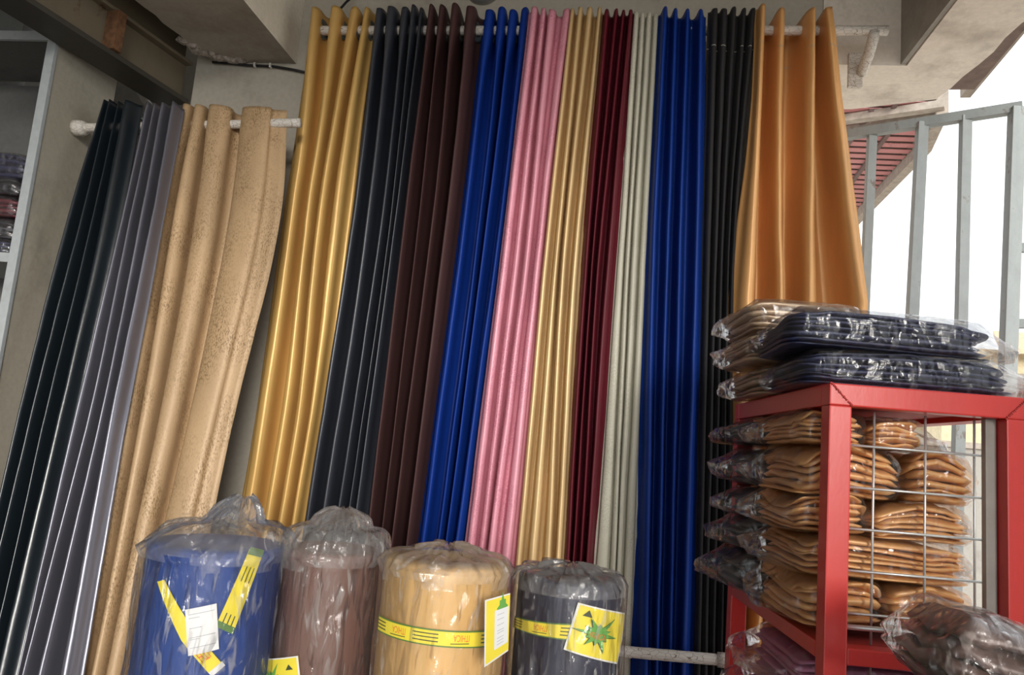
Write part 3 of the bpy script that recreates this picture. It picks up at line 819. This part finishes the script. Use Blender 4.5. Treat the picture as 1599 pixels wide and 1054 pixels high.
# on top of the rack
TT = 'navy packs on top of the rack'
package('lower navy wrapped pack lying on the rack top', TT, FAB['packnavy'], inrack(0.150, 0.17, RT + .001), (0.37, 0.27, 0.062), rz=TH + R(-2), tilt=R(0.6), layers=7, seed=71, wave=0.004, filmmat=FILM_PACK, tail=(0.01, 0.065))
package('upper navy wrapped pack, topmost on the red rack', TT, FAB['packnavy'], inrack(0.122, 0.165, RT + .066), (0.355, 0.26, 0.068), rz=TH + R(-3), tilt=R(1.2), layers=7, seed=72, wave=0.005, filmmat=FILM_PACK, tail=(0.01, 0.055))
UU = 'tan packs behind the navy ones'
for i, (dx, lb) in enumerate([(0.015, 'lowest tan wrapped pack behind the navy packs'), (0.0, 'middle tan wrapped pack behind the navy packs'), (-0.005, 'highest tan wrapped pack behind the navy packs')]):
    package(lb, UU, FAB['packtan'], inrack(0.075 + dx, 0.45, RT + 0.002 + 0.069 * i), (0.25, 0.26, 0.067), rz=TH, layers=5, seed=80 + i, wave=0.005, filmmat=FILM_PACK, tail=(0.025, 0.01))

# stool with packs in front of the rack, right
tp = atY(1500, 1010, -1.30)
st = empty('stool', (tp.x + .03, -1.36, 0), 'low grey stool carrying the brown wrapped packs', 'stool')
zbp = atY(1510, 1030, -1.30).z - 0.05
zst = zbp - 0.205
box('stool_top', (tp.x + .03, -1.32, zst - 0.015), (0.34, 0.30, 0.03), M_angle, st)
for sx in (-1, 1):
    for sy in (-1, 1):
        box('leg', (tp.x + .03 + sx * .14, -1.32 + sy * .12, (zst - .03) / 2), (0.03, 0.03, zst - .03), M_angle, st)
zz = zst
package('black wrapped pack lying on the stool', 'packs on the stool', FAB['packblack'], (tp.x + .03, -1.32, zz), (0.28, 0.26, 0.10), layers=6, seed=90, filmmat=FILM_PACK, hi=False)
package('dark navy wrapped pack under the brown one', 'packs on the stool', FAB['packnavy'], (tp.x + .05, -1.32, zz + .105), (0.25, 0.24, 0.07), layers=6, seed=91, filmmat=FILM_PACK)
package('brown wrapped pack leaning down to the right at the frame corner', 'packs on the stool', FAB['packbrown'], (atY(1545, 1000, -1.3).x, -1.32, zz + .205), (0.23, 0.2, 0.10), rz=R(-4), tilt=R(15), layers=4, seed=92, wave=0.014, fine=.009, filmmat=FILM_BROWN, tail=(0.012, 0.05))

# packs inside the shelf unit
zz = zshelf + 0.016
S2 = 'wrapped packs on the left shelf'
for i, (m_, lb, hh) in enumerate([('packnavy', 'bluish grey pack at the bottom of the shelf pile', 0.05), ('packblack', 'black pack low in the shelf pile', 0.07), ('packmaroon', 'maroon pack in the middle of the shelf pile', 0.07), ('packblack', 'black pack above the maroon one on the shelf', .06), ('packnavy', 'dark navy pack on top of the shelf pile', .085)]):
    package(lb, S2, FAB[m_], (XS - 0.21, -0.13, zz), (0.30 - .015 * (i % 2), 0.24, hh - .002), rz=R(random.uniform(-2, 2)), layers=4, seed=100 + i, filmmat=FILM_DUSTY, tail=(.02, .02), hi=False)
    zz += hh
package('red pack on the lower shelf at the left edge', S2, FAB['packmaroon'], (XS - 0.2, -0.14, zshelf - .52 + .016), (0.3, 0.24, 0.20), layers=5, seed=108, filmmat=FILM_DUSTY, hi=False, tail=(.02, .02))

# ================================================================== FABRIC ROLLS
def cyl_hit(px, py, cx, cy, r):
    d = ray(px, py); o = CAM
    ox, oy = o.x - cx, o.y - cy
    A_ = d.x ** 2 + d.y ** 2; B_ = 2 * (ox * d.x + oy * d.y); C_ = ox * ox + oy * oy - r * r
    D_ = B_ * B_ - 4 * A_ * C_
    if D_ < 0: t = -B_ / (2 * A_)
    else: t = (-B_ - math.sqrt(D_)) / (2 * A_)
    p = o + d * t
    v = Vector((p.x - cx, p.y - cy, 0)).normalized() * r
    return Vector((cx + v.x, cy + v.y, p.z))
def quad_map(q, cx, cy, r):
    """q = four outline corners (tl, tr, br, bl); returns map (u, v in 0..1) -> point on the cylinder skin"""
    def ang(p): return math.atan2(p.y - cy, p.x - cx)
    P = [cyl_hit(x, y, cx, cy, r) for x, y in q]
    Aa = [ang(p) for p in P]; Zz = [p.z for p in P]
    def f(u, v, off=0.0):
        a = (Aa[0] * (1 - u) + Aa[1] * u) * (1 - v) + (Aa[3] * (1 - u) + Aa[2] * u) * v
        z = (Zz[0] * (1 - u) + Zz[1] * u) * (1 - v) + (Zz[3] * (1 - u) + Zz[2] * u) * v
        return Vector((cx + (r + off) * math.cos(a), cy + (r + off) * math.sin(a), z))
    return f
def patch(name, f, mat, par, u0=0, u1=1, v0=0, v1=1, off=0.001, nu=12, nv=6):
    vs, fs = grid(lambda u, v: f(u0 + (u1 - u0) * u, v0 + (v1 - v0) * v, off), nu, nv)
    vb, fb = grid(lambda u, v: f(u0 + (u1 - u0) * u, v0 + (v1 - v0) * v, off - 0.0006), nu, nv)
    n = len(vs)
    fs2 = [tuple(i for i in q) for q in fs] + [tuple(i + n for i in q[::-1]) for q in fb]
    return obj(name, pydata(vs + vb, fs2), mat, par)
def polymesh(polys, f, off):
    """polys in uv space -> mesh on the surface"""
    bm = bmesh.new()
    for pl in polys:
        vs = [bm.verts.new((u, v, 0)) for u, v in pl]
        bm.faces.new(vs)
    bmesh.ops.triangulate(bm, faces=bm.faces)
    bmesh.ops.subdivide_edges(bm, edges=bm.edges, cuts=2, use_grid_fill=True)
    for v in bm.verts: v.co = f(v.co.x, v.co.y, off)
    return bm
def text_mesh(s, f, u0, u1, v0, v1, off, flip=False):
    cu = bpy.data.curves.new('t', 'FONT'); cu.body = s; cu.size = 1; cu.resolution_u = 3
    o = bpy.data.objects.new('t', cu); COL.objects.link(o)
    dg = bpy.context.evaluated_depsgraph_get(); me = bpy.data.meshes.new_from_object(o.evaluated_get(dg))
    bpy.data.objects.remove(o)
    xs = [v.co.x for v in me.vertices]; ys = [v.co.y for v in me.vertices]
    x0, x1, y0, y1 = min(xs), max(xs), min(ys), max(ys)
    for v in me.vertices:
        u = (v.co.x - x0) / (x1 - x0); w_ = 1 - (v.co.y - y0) / (y1 - y0)
        if flip: u = 1 - u; w_ = 1 - w_
        v.co = f(u0 + (u1 - u0) * u, v0 + (v1 - v0) * w_, off)
    return me
def tape(par, cx, cy, r, q, segs, flip=True, layout='band', name='tape_band'):
    f = quad_map(q, cx, cy, r)
    t = patch(name, f, M_yellow, par, off=0.0022, nu=30, nv=3)
    pol = []
    pol.append([(0, -0.02), (1, -0.02), (1, 0.07), (0, 0.07)]); 
    pol.append([(0, 0.95), (1, 0.95), (1, 1.02), (0, 1.02)])
    # long thin edging as strips
    vs, fs = [], []
    for a0, a1 in ((-0.03, 0.07), (0.95, 1.03)):
        g_, h_ = grid(lambda u, v: f(u, a0 + (a1 - a0) * v, 0.0028), 30, 1)
        o_ = len(vs); vs += g_; fs += [tuple(i + o_ for i in z_) for z_ in h_]
    obj('tape_edging', pydata(vs, fs), M_tapegreen, t)
    vs, fs = [], []
    tx = None
    for kind, a, b in segs:
        if kind == 'lines':
            for vv in (0.27, 0.50, 0.73):
                g_, h_ = grid(lambda u, v: f(a + (b - a) * u, vv - 0.035 + 0.07 * v, 0.0028), 8, 1)
                o_ = len(vs); vs += g_; fs += [tuple(i + o_ for i in z_) for z_ in h_]
        else:
            me = text_mesh('ITHICA', f, a, b, 0.24, 0.66, 0.0028, flip)
            obj('lettering', me, M_inkred, t, smooth=False)
            g_, h_ = grid(lambda u, v: f(a - 0.02 + (b - a + .02) * u, 0.78 - 0.04 * u + 0.05 * v, 0.0028), 6, 1)
            o_ = len(vs); vs += g_; fs += [tuple(i + o_ for i in z_) for z_ in h_]
    if vs: obj('printed_lines', pydata(vs, fs), M_ink, t)
    return t
def burst(cx_, cy_, r0, spikes, seed=1):
    rnd = random.Random(seed); pl = []
    n = len(spikes)
    for i, s in enumerate(spikes):
        a = 2 * PI * i / n
        a2 = a + PI / n
        pl.append((cx_ + r0 * s * math.cos(a), cy_ + r0 * s * math.sin(a)))
        pl.append((cx_ + r0 * 0.86 * math.cos(a2), cy_ + r0 * 0.86 * math.sin(a2)))
    ctr = (cx_, cy_)
    return [[ctr, pl[i], pl[(i + 1) % len(pl)]] for i in range(len(pl))]
def card(par, f, name='label_card', star=True, sc_=(0.52, 0.52), r0=0.18, rot=0, tri=True, corner=(0.15, 0.18)):
    t = patch(name, f, M_yellow, par, off=0.004, nu=14, nv=10)
    # pale rim
    vs, fs = [], []
    for (u0, u1, v0, v1) in ((0, 1, 0, .03), (0, 1, .97, 1), (0, .03, 0, 1), (.97, 1, 0, 1)):
        g_, h_ = grid(lambda u, v: f(u0 + (u1 - u0) * u, v0 + (v1 - v0) * v, 0.0045), 12, 6)
        o_ = len(vs); vs += g_; fs += [tuple(i + o_ for i in z_) for z_ in h_]
    obj('card_rim', pydata(vs, fs), M_paper, t)
    sh = burst(sc_[0] - 0.012, sc_[1] + 0.012, r0 * 1.04, [2.1, 1.2, 2.3, 1.3, 1.7, 1.2, 2.2, 1.4, 1.9, 1.2, 2.5, 1.3])
    obj('starburst_shadow', polymesh(sh, f, 0.0047), M_ink, t)
    st_ = burst(sc_[0], sc_[1], r0, [2.1, 1.2, 2.3, 1.3, 1.7, 1.2, 2.2, 1.4, 1.9, 1.2, 2.5, 1.3])
    obj('starburst', polymesh(st_, f, 0.0052), M_starg, t)
    tu, tv = corner
    obj('triangle_mark', polymesh([[(tu, tv - .07), (tu + .07, tv + .07), (tu - .07, tv + .07)]], f, 0.0048), M_ink, t)
    obj('lettering', text_mesh('ITHICA', f, sc_[0] - 0.12, sc_[0] + 0.13, sc_[1] - 0.02, sc_[1] + 0.10, 0.0057), M_inkred, t, smooth=False)
    return t
def bag_mesh(cx, cy, r, ztop, hood, seed, knot=(0, 0), widen=1.10, amp=0.010, zlow=0.0, knoth=0.05, sag=0.0):
    sv = Vector((seed * 5.3, seed * 2.9, seed * 1.1))
    nu, nv = 150, 110
    def f(u, v):
        th = u * 2 * PI
        # v 0..0.72 : side wall; 0.72..0.93 shoulders; rest gathered neck and frill
        cu, su = math.cos(th), math.sin(th)
        if v < 0.66:
            s = v / 0.66; s = s ** 0.62
            z = zlow + (ztop - 0.01 - zlow) * s; rr = r * widen * (1.0 + 0.05 * math.sin(s * 3 + seed))
            am = amp
        elif v < 0.88:
            s = (v - 0.66) / 0.22
            rr = r * widen * (1 - s) ** 0.6 + 0.035 * s
            z = ztop - 0.01 + hood * math.sin(s * PI / 2) ** 1.3
            am = amp * (1.2 - 0.5 * s)
        else:
            s = (v - 0.88) / 0.12
            rr = 0.035 * (1 - s) ** 0.8 + 0.002; z = ztop - 0.01 + hood + knoth * s ** 0.7
            am = 0.016 * (1 - .5 * s)
        p = Vector((cu * 2.0, su * 2.0, z * 5.0)) + sv
        pl = Vector((cu * 7.0, su * 7.0, z * 3.2)) + sv
        if v > .66: n_x = ridged(Vector((cu * 2.6, su * 2.6, z * 9)) + sv, 3) * 0.012 * min(1, (v - .66) * 9)
        else: n_x = 0
        n = n_x + am * (0.25 + 0.55 * fbm(p, 3) + 0.6 * ridged(pl, 3) * (0.32 if v < .66 else 1.0))
        if v < .66: n = max(n, -0.001)
        rr2 = max(0.008, rr + n)
        zz_ = z + (n * 0.7 if v > 0.66 else 0)
        kx = knot[0] * max(0, (v - .66) / .34); ky = knot[1] * max(0, (v - .66) / .34)
        return Vector((cx + kx + rr2 * cu, cy + ky + rr2 * su, max(zz_, 0.001)))
    me = gridmesh(f, nu, nv, True)
    for p in me.polygons:
        z_ = me.vertices[p.vertices[0]].co.z
        if z_ > ztop - 0.025 + 0.02 * noise.noise(p.center * 14): p.material_index = 1
    return me
def roll_cloth(cx, cy, r, ztop, seed):
    def f(u, v):
        th = u * 2 * PI
        if v < 0.9: z = ztop * (v / 0.9); rr = r
        else:
            s = (v - 0.9) / 0.1; rr = r * (1 - s ** 2.2); z = ztop + 0.008 * math.sin(s * PI)
            if s >= 1: rr = 0.001
        rr2 = rr * (1 + 0.012 * noise.noise(Vector((math.cos(th), math.sin(th), z * 1.5)) + Vector((seed, 0, 0))))
        # the free end of the cloth overlaps as a small step
        stp = 0.004 * (1 - ((th - 4.3) % (2 * PI)) / (2 * PI))
        return Vector((cx + (rr2 + stp * (rr / r)) * math.cos(th), cy + (rr2 + stp * (rr / r)) * math.sin(th), z))
    return gridmesh(f, 96, 60, True)
RG = 'wrapped fabric rolls along the bottom'
def roll(label, mat, xl, xr, ytop, Yc, seed, hood, knot=(0, 0), widen=1.10, amp=0.010, py=960, knoth=0.05, filmm=None):
    a = atY(xl, py, Yc); b = atY(xr, py, Yc)
    r = (b.x - a.x) / 2 * 0.985; cx = (a.x + b.x) / 2; cy = Yc
    zt3 = atY((xl + xr) / 2, ytop, Yc - r).z
    root = empty('fabric_roll', (cx, cy, 0), label, 'fabric roll', RG)
    obj('cloth_roll', roll_cloth(cx, cy, r, zt3, seed), mat, root)
    obj('plastic_bag', bag_mesh(cx, cy, r, zt3, hood, seed, knot, widen, amp, knoth=knoth), [FILM_ROLL, FILM_HOOD], root)
    return root, cx, cy, r * 1.012 + 0.0045, zt3
rb, bxc, byc, br, bz = roll('royal blue fabric roll with white slip under a loose milky bag', FAB['rollblue'], 228, 425, 868, -0.98, 1, 0.045, knot=(0.03, 0.02), widen=1.11, amp=0.013)
tape(rb, bxc, byc, br, [(389, 857), (410, 862), (364, 986), (338, 974)][::1], [], name='tape_strip')
f = quad_map([(389, 857), (410, 862), (364, 984), (338, 972)], bxc, byc, br)
vs, fs = [], []
for uu in (0.28, 0.52, 0.76):
    for v0, v1 in ((0.22, 0.42), (0.84, 0.97)):
        g_, h_ = grid(lambda u, v: f(uu - 0.03 + 0.06 * u, v0 + (v1 - v0) * v, 0.0032), 1, 4)
        o_ = len(vs); vs += g_; fs += [tuple(i + o_ for i in z_) for z_ in h_]
obj('printed_lines', pydata(vs, fs), M_ink, [c_ for c_ in rb.children if c_.name.startswith('tape_strip')][0])
# left strip, in two lengths that follow the bend
f2 = quad_map([(247, 908), (258, 905), (304, 985), (284, 1000)], bxc, byc, br)
t2 = patch('tape_strip', f2, M_yellow, rb, off=0.0022)
f3 = quad_map([(284, 1000), (304, 985), (346, 1035), (325, 1050)], bxc, byc, br)
t3 = patch('tape_strip', f3, M_yellow, rb, off=0.0022)
obj('lettering', text_mesh('ITH', f3, 0.15, 0.8, 0.42, 0.72, 0.003, True), M_inkred, t3, smooth=False)
f4 = quad_map([(325, 1050), (346, 1032), (351, 1038), (331, 1056)], bxc, byc, br)
tag(patch('tape_end', f4, M_paper, rb, off=0.003), 'white torn end of the yellow tape')
f5 = quad_map([(291, 951), (338, 941), (341, 1012), (295, 1023)], bxc, byc, br)
sl = patch('paper_slip', f5, M_paper, rb, off=0.006)
vs, fs = [], []
for v0, u0, u1 in ((0.12, 0.08, 0.92), (0.2, 0.1, 0.45), (0.42, .1, .5), (0.62, 0.08, 0.92), (0.66, .08, .4), (0.84, 0.08, 0.92)):
    g_, h_ = grid(lambda u, v: f5(u0 + (u1 - u0) * u, v0 + 0.012 * v, 0.0066), 6, 1)
    o_ = len(vs); vs += g_; fs += [tuple(i + o_ for i in z_) for z_ in h_]
obj('printed_lines', pydata(vs, fs), M_inkgrey, sl)

rn, bxc, byc, br, bz = roll('chocolate brown fabric roll in a knotted clear bag', FAB['rollbrown'], 434, 588, 872, -0.90, 2, 0.05, knot=(0.012, 0.0), widen=1.06, amp=0.010, knoth=0.035)
f = quad_map([(415, 1029), (467, 1023), (473, 1085), (418, 1092)], bxc, byc, br)
card(rn, f, sc_=(0.38, 0.52), corner=(0.82, 0.25))

rg, bxc, byc, br, bz = roll('golden tan fabric roll belted with yellow tape', FAB['rollgold'], 594, 788, 893, -1.02, 3, 0.022, knot=(0.0, 0.0), widen=1.055, amp=0.009, knoth=0.012)
f = None
tape(rg, bxc, byc, br, [(594, 960), (766, 983), (764, 1008), (592, 983)], [('lines', 0.0, 0.12), ('text', 0.2, 0.32), ('lines', 0.38, 0.57), ('text', 0.68, 0.80), ('lines', 0.90, 1.0)])
# stiff card standing off the right flank of the roll
cl = atY(758, 990, -1.155)
def fcard(u, v, off=0.0):
    tl = atY(758, 937, -1.165); tr = atY(797, 926, -1.115); bl = atY(757, 1042, -1.165); brr = atY(794, 1016, -1.115)
    p = (tl * (1 - u) + tr * u) * (1 - v) + (bl * (1 - u) + brr * u) * v
    return p + Vector((-0.5, -1, 0)).normalized() * off
cd_ = patch('label_card', fcard, M_yellow, rg, off=0.001)
vs, fs = [], []
for (u0, u1, v0, v1) in ((0, 1, 0, .025), (0, 1, .975, 1), (0, .06, 0, 1)):
    g_, h_ = grid(lambda u, v: fcard(u0 + (u1 - u0) * u, v0 + (v1 - v0) * v, 0.0016), 4, 4)
    o_ = len(vs); vs += g_; fs += [tuple(i + o_ for i in z_) for z_ in h_]
obj('card_rim', pydata(vs, fs), M_paper, cd_)
obj('starburst', polymesh(burst(0.72, 0.2, 0.16, [1.4, 1.1, 1.6, 1.0, 1.5, 1.1, 1.6, 1.1]), lambda u, v, o: fcard(min(u, .99), v, o), 0.0018), M_starg, cd_)
sl = patch('paper_slip', fcard, M_paper, rg, u0=0.42, u1=0.98, v0=0.22, v1=0.84, off=0.003)
vs, fs = [], []
for v0 in (0.3, 0.38, 0.47, 0.56, 0.60, 0.68, 0.73, 0.78):
    g_, h_ = grid(lambda u, v: fcard(0.54 + 0.28 * u, v0 + 0.008 * v, 0.0036), 3, 1)
    o_ = len(vs); vs += g_; fs += [tuple(i + o_ for i in z_) for z_ in h_]
obj('printed_lines', pydata(vs, fs), M_inkgrey, sl)

rv, bxc, byc, br, bz = roll('dark navy fabric roll with green starburst card', FAB['rollnavy'], 805, 968, 916, -0.93, 4, 0.018, knot=(0.0, 0.0), widen=1.085, amp=0.010, knoth=0.012)
tape(rv, bxc, byc, br, [(806, 962), (896, 974), (892, 999), (804, 978)], [('lines', 0.0, 0.24), ('text', 0.46, 0.66), ('lines', 0.84, 1.0)])
f = quad_map([(902, 940), (973, 957), (960, 1036), (880, 1013)], bxc, byc, br)
card(rv, f, sc_=(0.40, 0.52), corner=(0.17, 0.16), r0=0.17)

# ================================================================== OUTSIDE: GATE, ROOFS, HOUSE
zg = 2.71
gp = [(atZ(1362, 206, zg), (1350, 470)), (atZ(1440, 192, zg), (1425, 480)), (atZ(1508, 182, zg), (1501, 490)), (atZ(1588, 169, zg), (1574, 560))]
gt = empty('gate', (1.0, 0, 0), 'weathered grey steel bar gate standing open against the sky', 'gate')
first = atZ(1325, 213, zg); last = gp[-1][0]
for i, (t, bpx) in enumerate(gp):
    bt = atY(*bpx, t.y); d = (bt - t); e = t + d * (t.z / -d.z if d.z else 1) * 0.97
    wd = [0.026, 0.03, 0.028, 0.036][i]
    obj('gate_bar' if i < 3 else 'gate_post', bar_mesh(t + Vector((0, 0, 0.0)), e, wd, wd), M_gate, gt, smooth=False)
obj('top_rail', bar_mesh(first + Vector((-.1, .04, 0)), last + (last - first).normalized() * .014, 0.03, 0.028, side=Vector((0, 0, 1))), M_gate, gt, smooth=False)
box('bottom_rail', ((first.x + last.x) / 2 - 0.05, (first.y + last.y) / 2, 0.10), (0.42, 0.03, 0.03), M_gate, gt, Matrix.Identity(4))
t, bpx = gp[-1]; bt = atY(*bpx, t.y)
g2 = empty('gate', (1.3, -0.25, 0), 'second gate leaf, only its cross bars reach in at the right edge', 'gate')
for py in (272, 387, 505, 640):
    xx = 1590 - (py - 170) * 0.036
    a = atY(xx, py, t.y); b = a + Vector((0.30, -0.10, 0.0))
    obj('cross_bar', bar_mesh(a + Vector((0.014, 0, 0)), b, 0.026, 0.02, side=Vector((0, 0, 1))), M_gate, g2, smooth=False)
b2 = atY(1590, 387, t.y) + Vector((0.315, -0.10, 0))
obj('gate_post', bar_mesh(Vector((b2.x, b2.y, 2.65)), Vector((b2.x, b2.y, 0.0)), 0.03, 0.03), M_gate, g2, smooth=False)

# red sheet eaves of the next building
ZE = 4.0
rf = empty('roof', (2.9, 4.5, ZE), 'faded red corrugated eaves of the building behind the gate', 'roof')
e0 = atZ(1322, 352, ZE); e1 = atZ(1446, 220, ZE); e2 = atZ(1472, 160, ZE); far = atZ(1180, 352, ZE); near = atZ(1150, 120, ZE)
def edge_x(y):
    if y > e1.y: s = (y - e1.y) / (e0.y - e1.y); return e1.x + (e0.x - e1.x) * s
    s = (y - e2.y) / (e1.y - e2.y); return e2.x + (e1.x - e2.x) * max(s, 0)
y0_, y1_ = e2.y + 0.0, e0.y
NN = 24
bk = bmesh.new()
pl = [(near.x - 0.6, y0_), (edge_x(y0_) - .04, y0_), (edge_x(e1.y) - .04, e1.y), (edge_x(y1_) - .04, y1_), (near.x - 0.6, y1_)]
lo = [bk.verts.new((p[0], p[1], ZE + 0.05)) for p in pl]; hi = [bk.verts.new((p[0], p[1], ZE + 0.08)) for p in pl]
bk.faces.new(lo); bk.faces.new(hi[::-1])
for i in range(5): bk.faces.new((lo[i], hi[i], hi[(i + 1) % 5], lo[(i + 1) % 5]))
bmesh.ops.recalc_face_normals(bk, faces=bk.faces)
obj('roof_deck', bk, M_roofdark, rf, smooth=False)
for i in range(NN):
    ya_ = y0_ + (y1_ - y0_) * i / NN; yb_ = y0_ + (y1_ - y0_) * (i + 0.66) / NN
    xa, xb = edge_x(ya_) - .04, edge_x(yb_) - .04
    v8 = [(near.x - .6, ya_, ZE), (xa, ya_, ZE), (xb, yb_, ZE), (near.x - .6, yb_, ZE)]
    v8 += [(x, y, z + .003) for x, y, z in v8]
    obj('roof_sheet', pydata(v8, [(0, 3, 2, 1), (4, 5, 6, 7), (0, 1, 5, 4), (1, 2, 6, 5), (2, 3, 7, 6), (3, 0, 4, 7)]), M_roofred, rf, smooth=False)
for a_, b_ in ((e0, e1), (e1, e2)):
    obj('fascia', bar_mesh(a_ + Vector((0, 0, 0.0)), b_ + Vector((0, 0, 0.0)), 0.16, 0.07, side=Vector((0, 0, 1))), M_timber, rf, smooth=False)
for pxs in (((1322, 296), (1390, 205)), ((1300, 260), (1345, 195)), ((1365, 215), (1400, 160))):
    a_ = atZ(*pxs[0], ZE - .01); b_ = atZ(*pxs[1], ZE - .01)
    obj('rafter', bar_mesh(a_, b_ + (b_ - a_) * .3, 0.03, 0.02), M_roofdark, rf, smooth=False)
for (pA, pB, hh) in (((1300, 212), (1470, 178), 0.12), ((1310, 188), (1475, 164), 0.07)):
    a_ = atZ(*pA, ZE - .03); b_ = atZ(*pB, ZE - .03)
    obj('beam', bar_mesh(a_, b_, hh, 0.05, side=Vector((0, 1, 0))), M_timber, rf, smooth=False)

# dark brown eaves board with torn roofing at the upper right
zf = 3.02
q = [atZ(1488, 140, zf), atZ(1515, 150, zf), atZ(1640, 10, zf), atZ(1640, -30, zf), atZ(1590, -10, zf)]
fr_ = empty('roof_edge', (1.3, 0, zf), 'brown eaves board with ragged roofing sheet, top right corner', 'eaves')
A0 = atZ(1493, 130, zf); A1 = atZ(1592, 2, zf)
obj('eaves_board', bar_mesh(A0, A1 + (A1 - A0) * 1.0, 0.05, 0.12, side=Vector((0, 0, 1))), M_fascia, fr_, smooth=False)
B0 = atZ(1507, 146, zf + .02); B1 = atZ(1610, 20, zf + .02)
obj('gutter_strip', bar_mesh(B0, B1 + (B1 - B0) * 1.0, 0.035, 0.035, side=Vector((0, 0, 1))), M_timber, fr_, smooth=False)
random.seed(11)
vs = []; fs = []
for i in range(40):
    t = i / 39 * 2
    p = B0 + (B1 - B0) * t
    o1 = random.uniform(0.012, 0.035)
    vs.append((p.x - .02, p.y, zf + .04)); vs.append((p.x + o1, p.y + random.uniform(-.01, .01), zf + 0.035 - random.uniform(0, .012)))
for i in range(39): fs.append((2 * i, 2 * i + 1, 2 * i + 3, 2 * i + 2))
o = obj('torn_sheet', pydata(vs, fs), M_timber, fr_, smooth=False)
sm = o.modifiers.new('t', 'SOLIDIFY'); sm.thickness = 0.003

# beige house in the distance
hz = empty('house', (6, 8, 0), 'beige house with tan roof seen past the rack', 'house')
YH = 8.0
a = atY(1540, 552, YH); b = atY(1470, 760, YH)
zr1 = atY(1590, 548, YH).z; zr0 = atY(1590, 590, YH).z
xl = atY(1470, 640, YH).x
box('wall', (xl + 2.5, YH + 1.0, zr1 / 2), (5.0, 2.0, zr1), M_beige, hz)
ra = atY(1560, 545, YH - .3); rb_ = atY(1660, 552, YH - .3)
zt4 = atY(1590, 535, YH - .3).z
bm = bmesh.new()
x0, x1 = ra.x, xl + 5.3
z0 = atY(1590, 553, YH - .3).z; z1 = z0 + .45
pr = [(x0, YH - .35, z0), (x1, YH - .35, z0), (x1, YH + .9, z1), (x0 + .5, YH + .9, z1)]
top = [bm.verts.new((p[0], p[1], p[2] + .06)) for p in pr]; bot = [bm.verts.new(p) for p in pr]
bm.faces.new(top); bm.faces.new(bot[::-1])
for i in range(4): bm.faces.new((top[i], bot[i], bot[(i + 1) % 4], top[(i + 1) % 4]))
bmesh.ops.recalc_face_normals(bm, faces=bm.faces)
obj('roof', bm, M_tanroof, hz, smooth=False)
wq = atY(1590, 620, YH - .02)
w_ = box('window', (wq.x, YH - .01, wq.z), (0.5, 0.05, 0.6), M_timber, hz)
box('pane', (wq.x, YH - .04, wq.z), (0.4, 0.02, 0.5), M_roofdark, w_)
# low yard wall with ledge in front of the house
ya = atY(1500, 700, 6.0)
yw_ = empty('yard_wall', (ya.x, 6, 0), 'low grey yard wall in front of the beige house', 'wall')
box('wall', (ya.x + 1.5, 6.0, ya.z / 2), (4.0, 0.15, ya.z), M_grey, yw_)
box('coping', (ya.x + 1.5, 6.0, ya.z + .03), (4.0, 0.25, 0.06), M_timber, yw_)
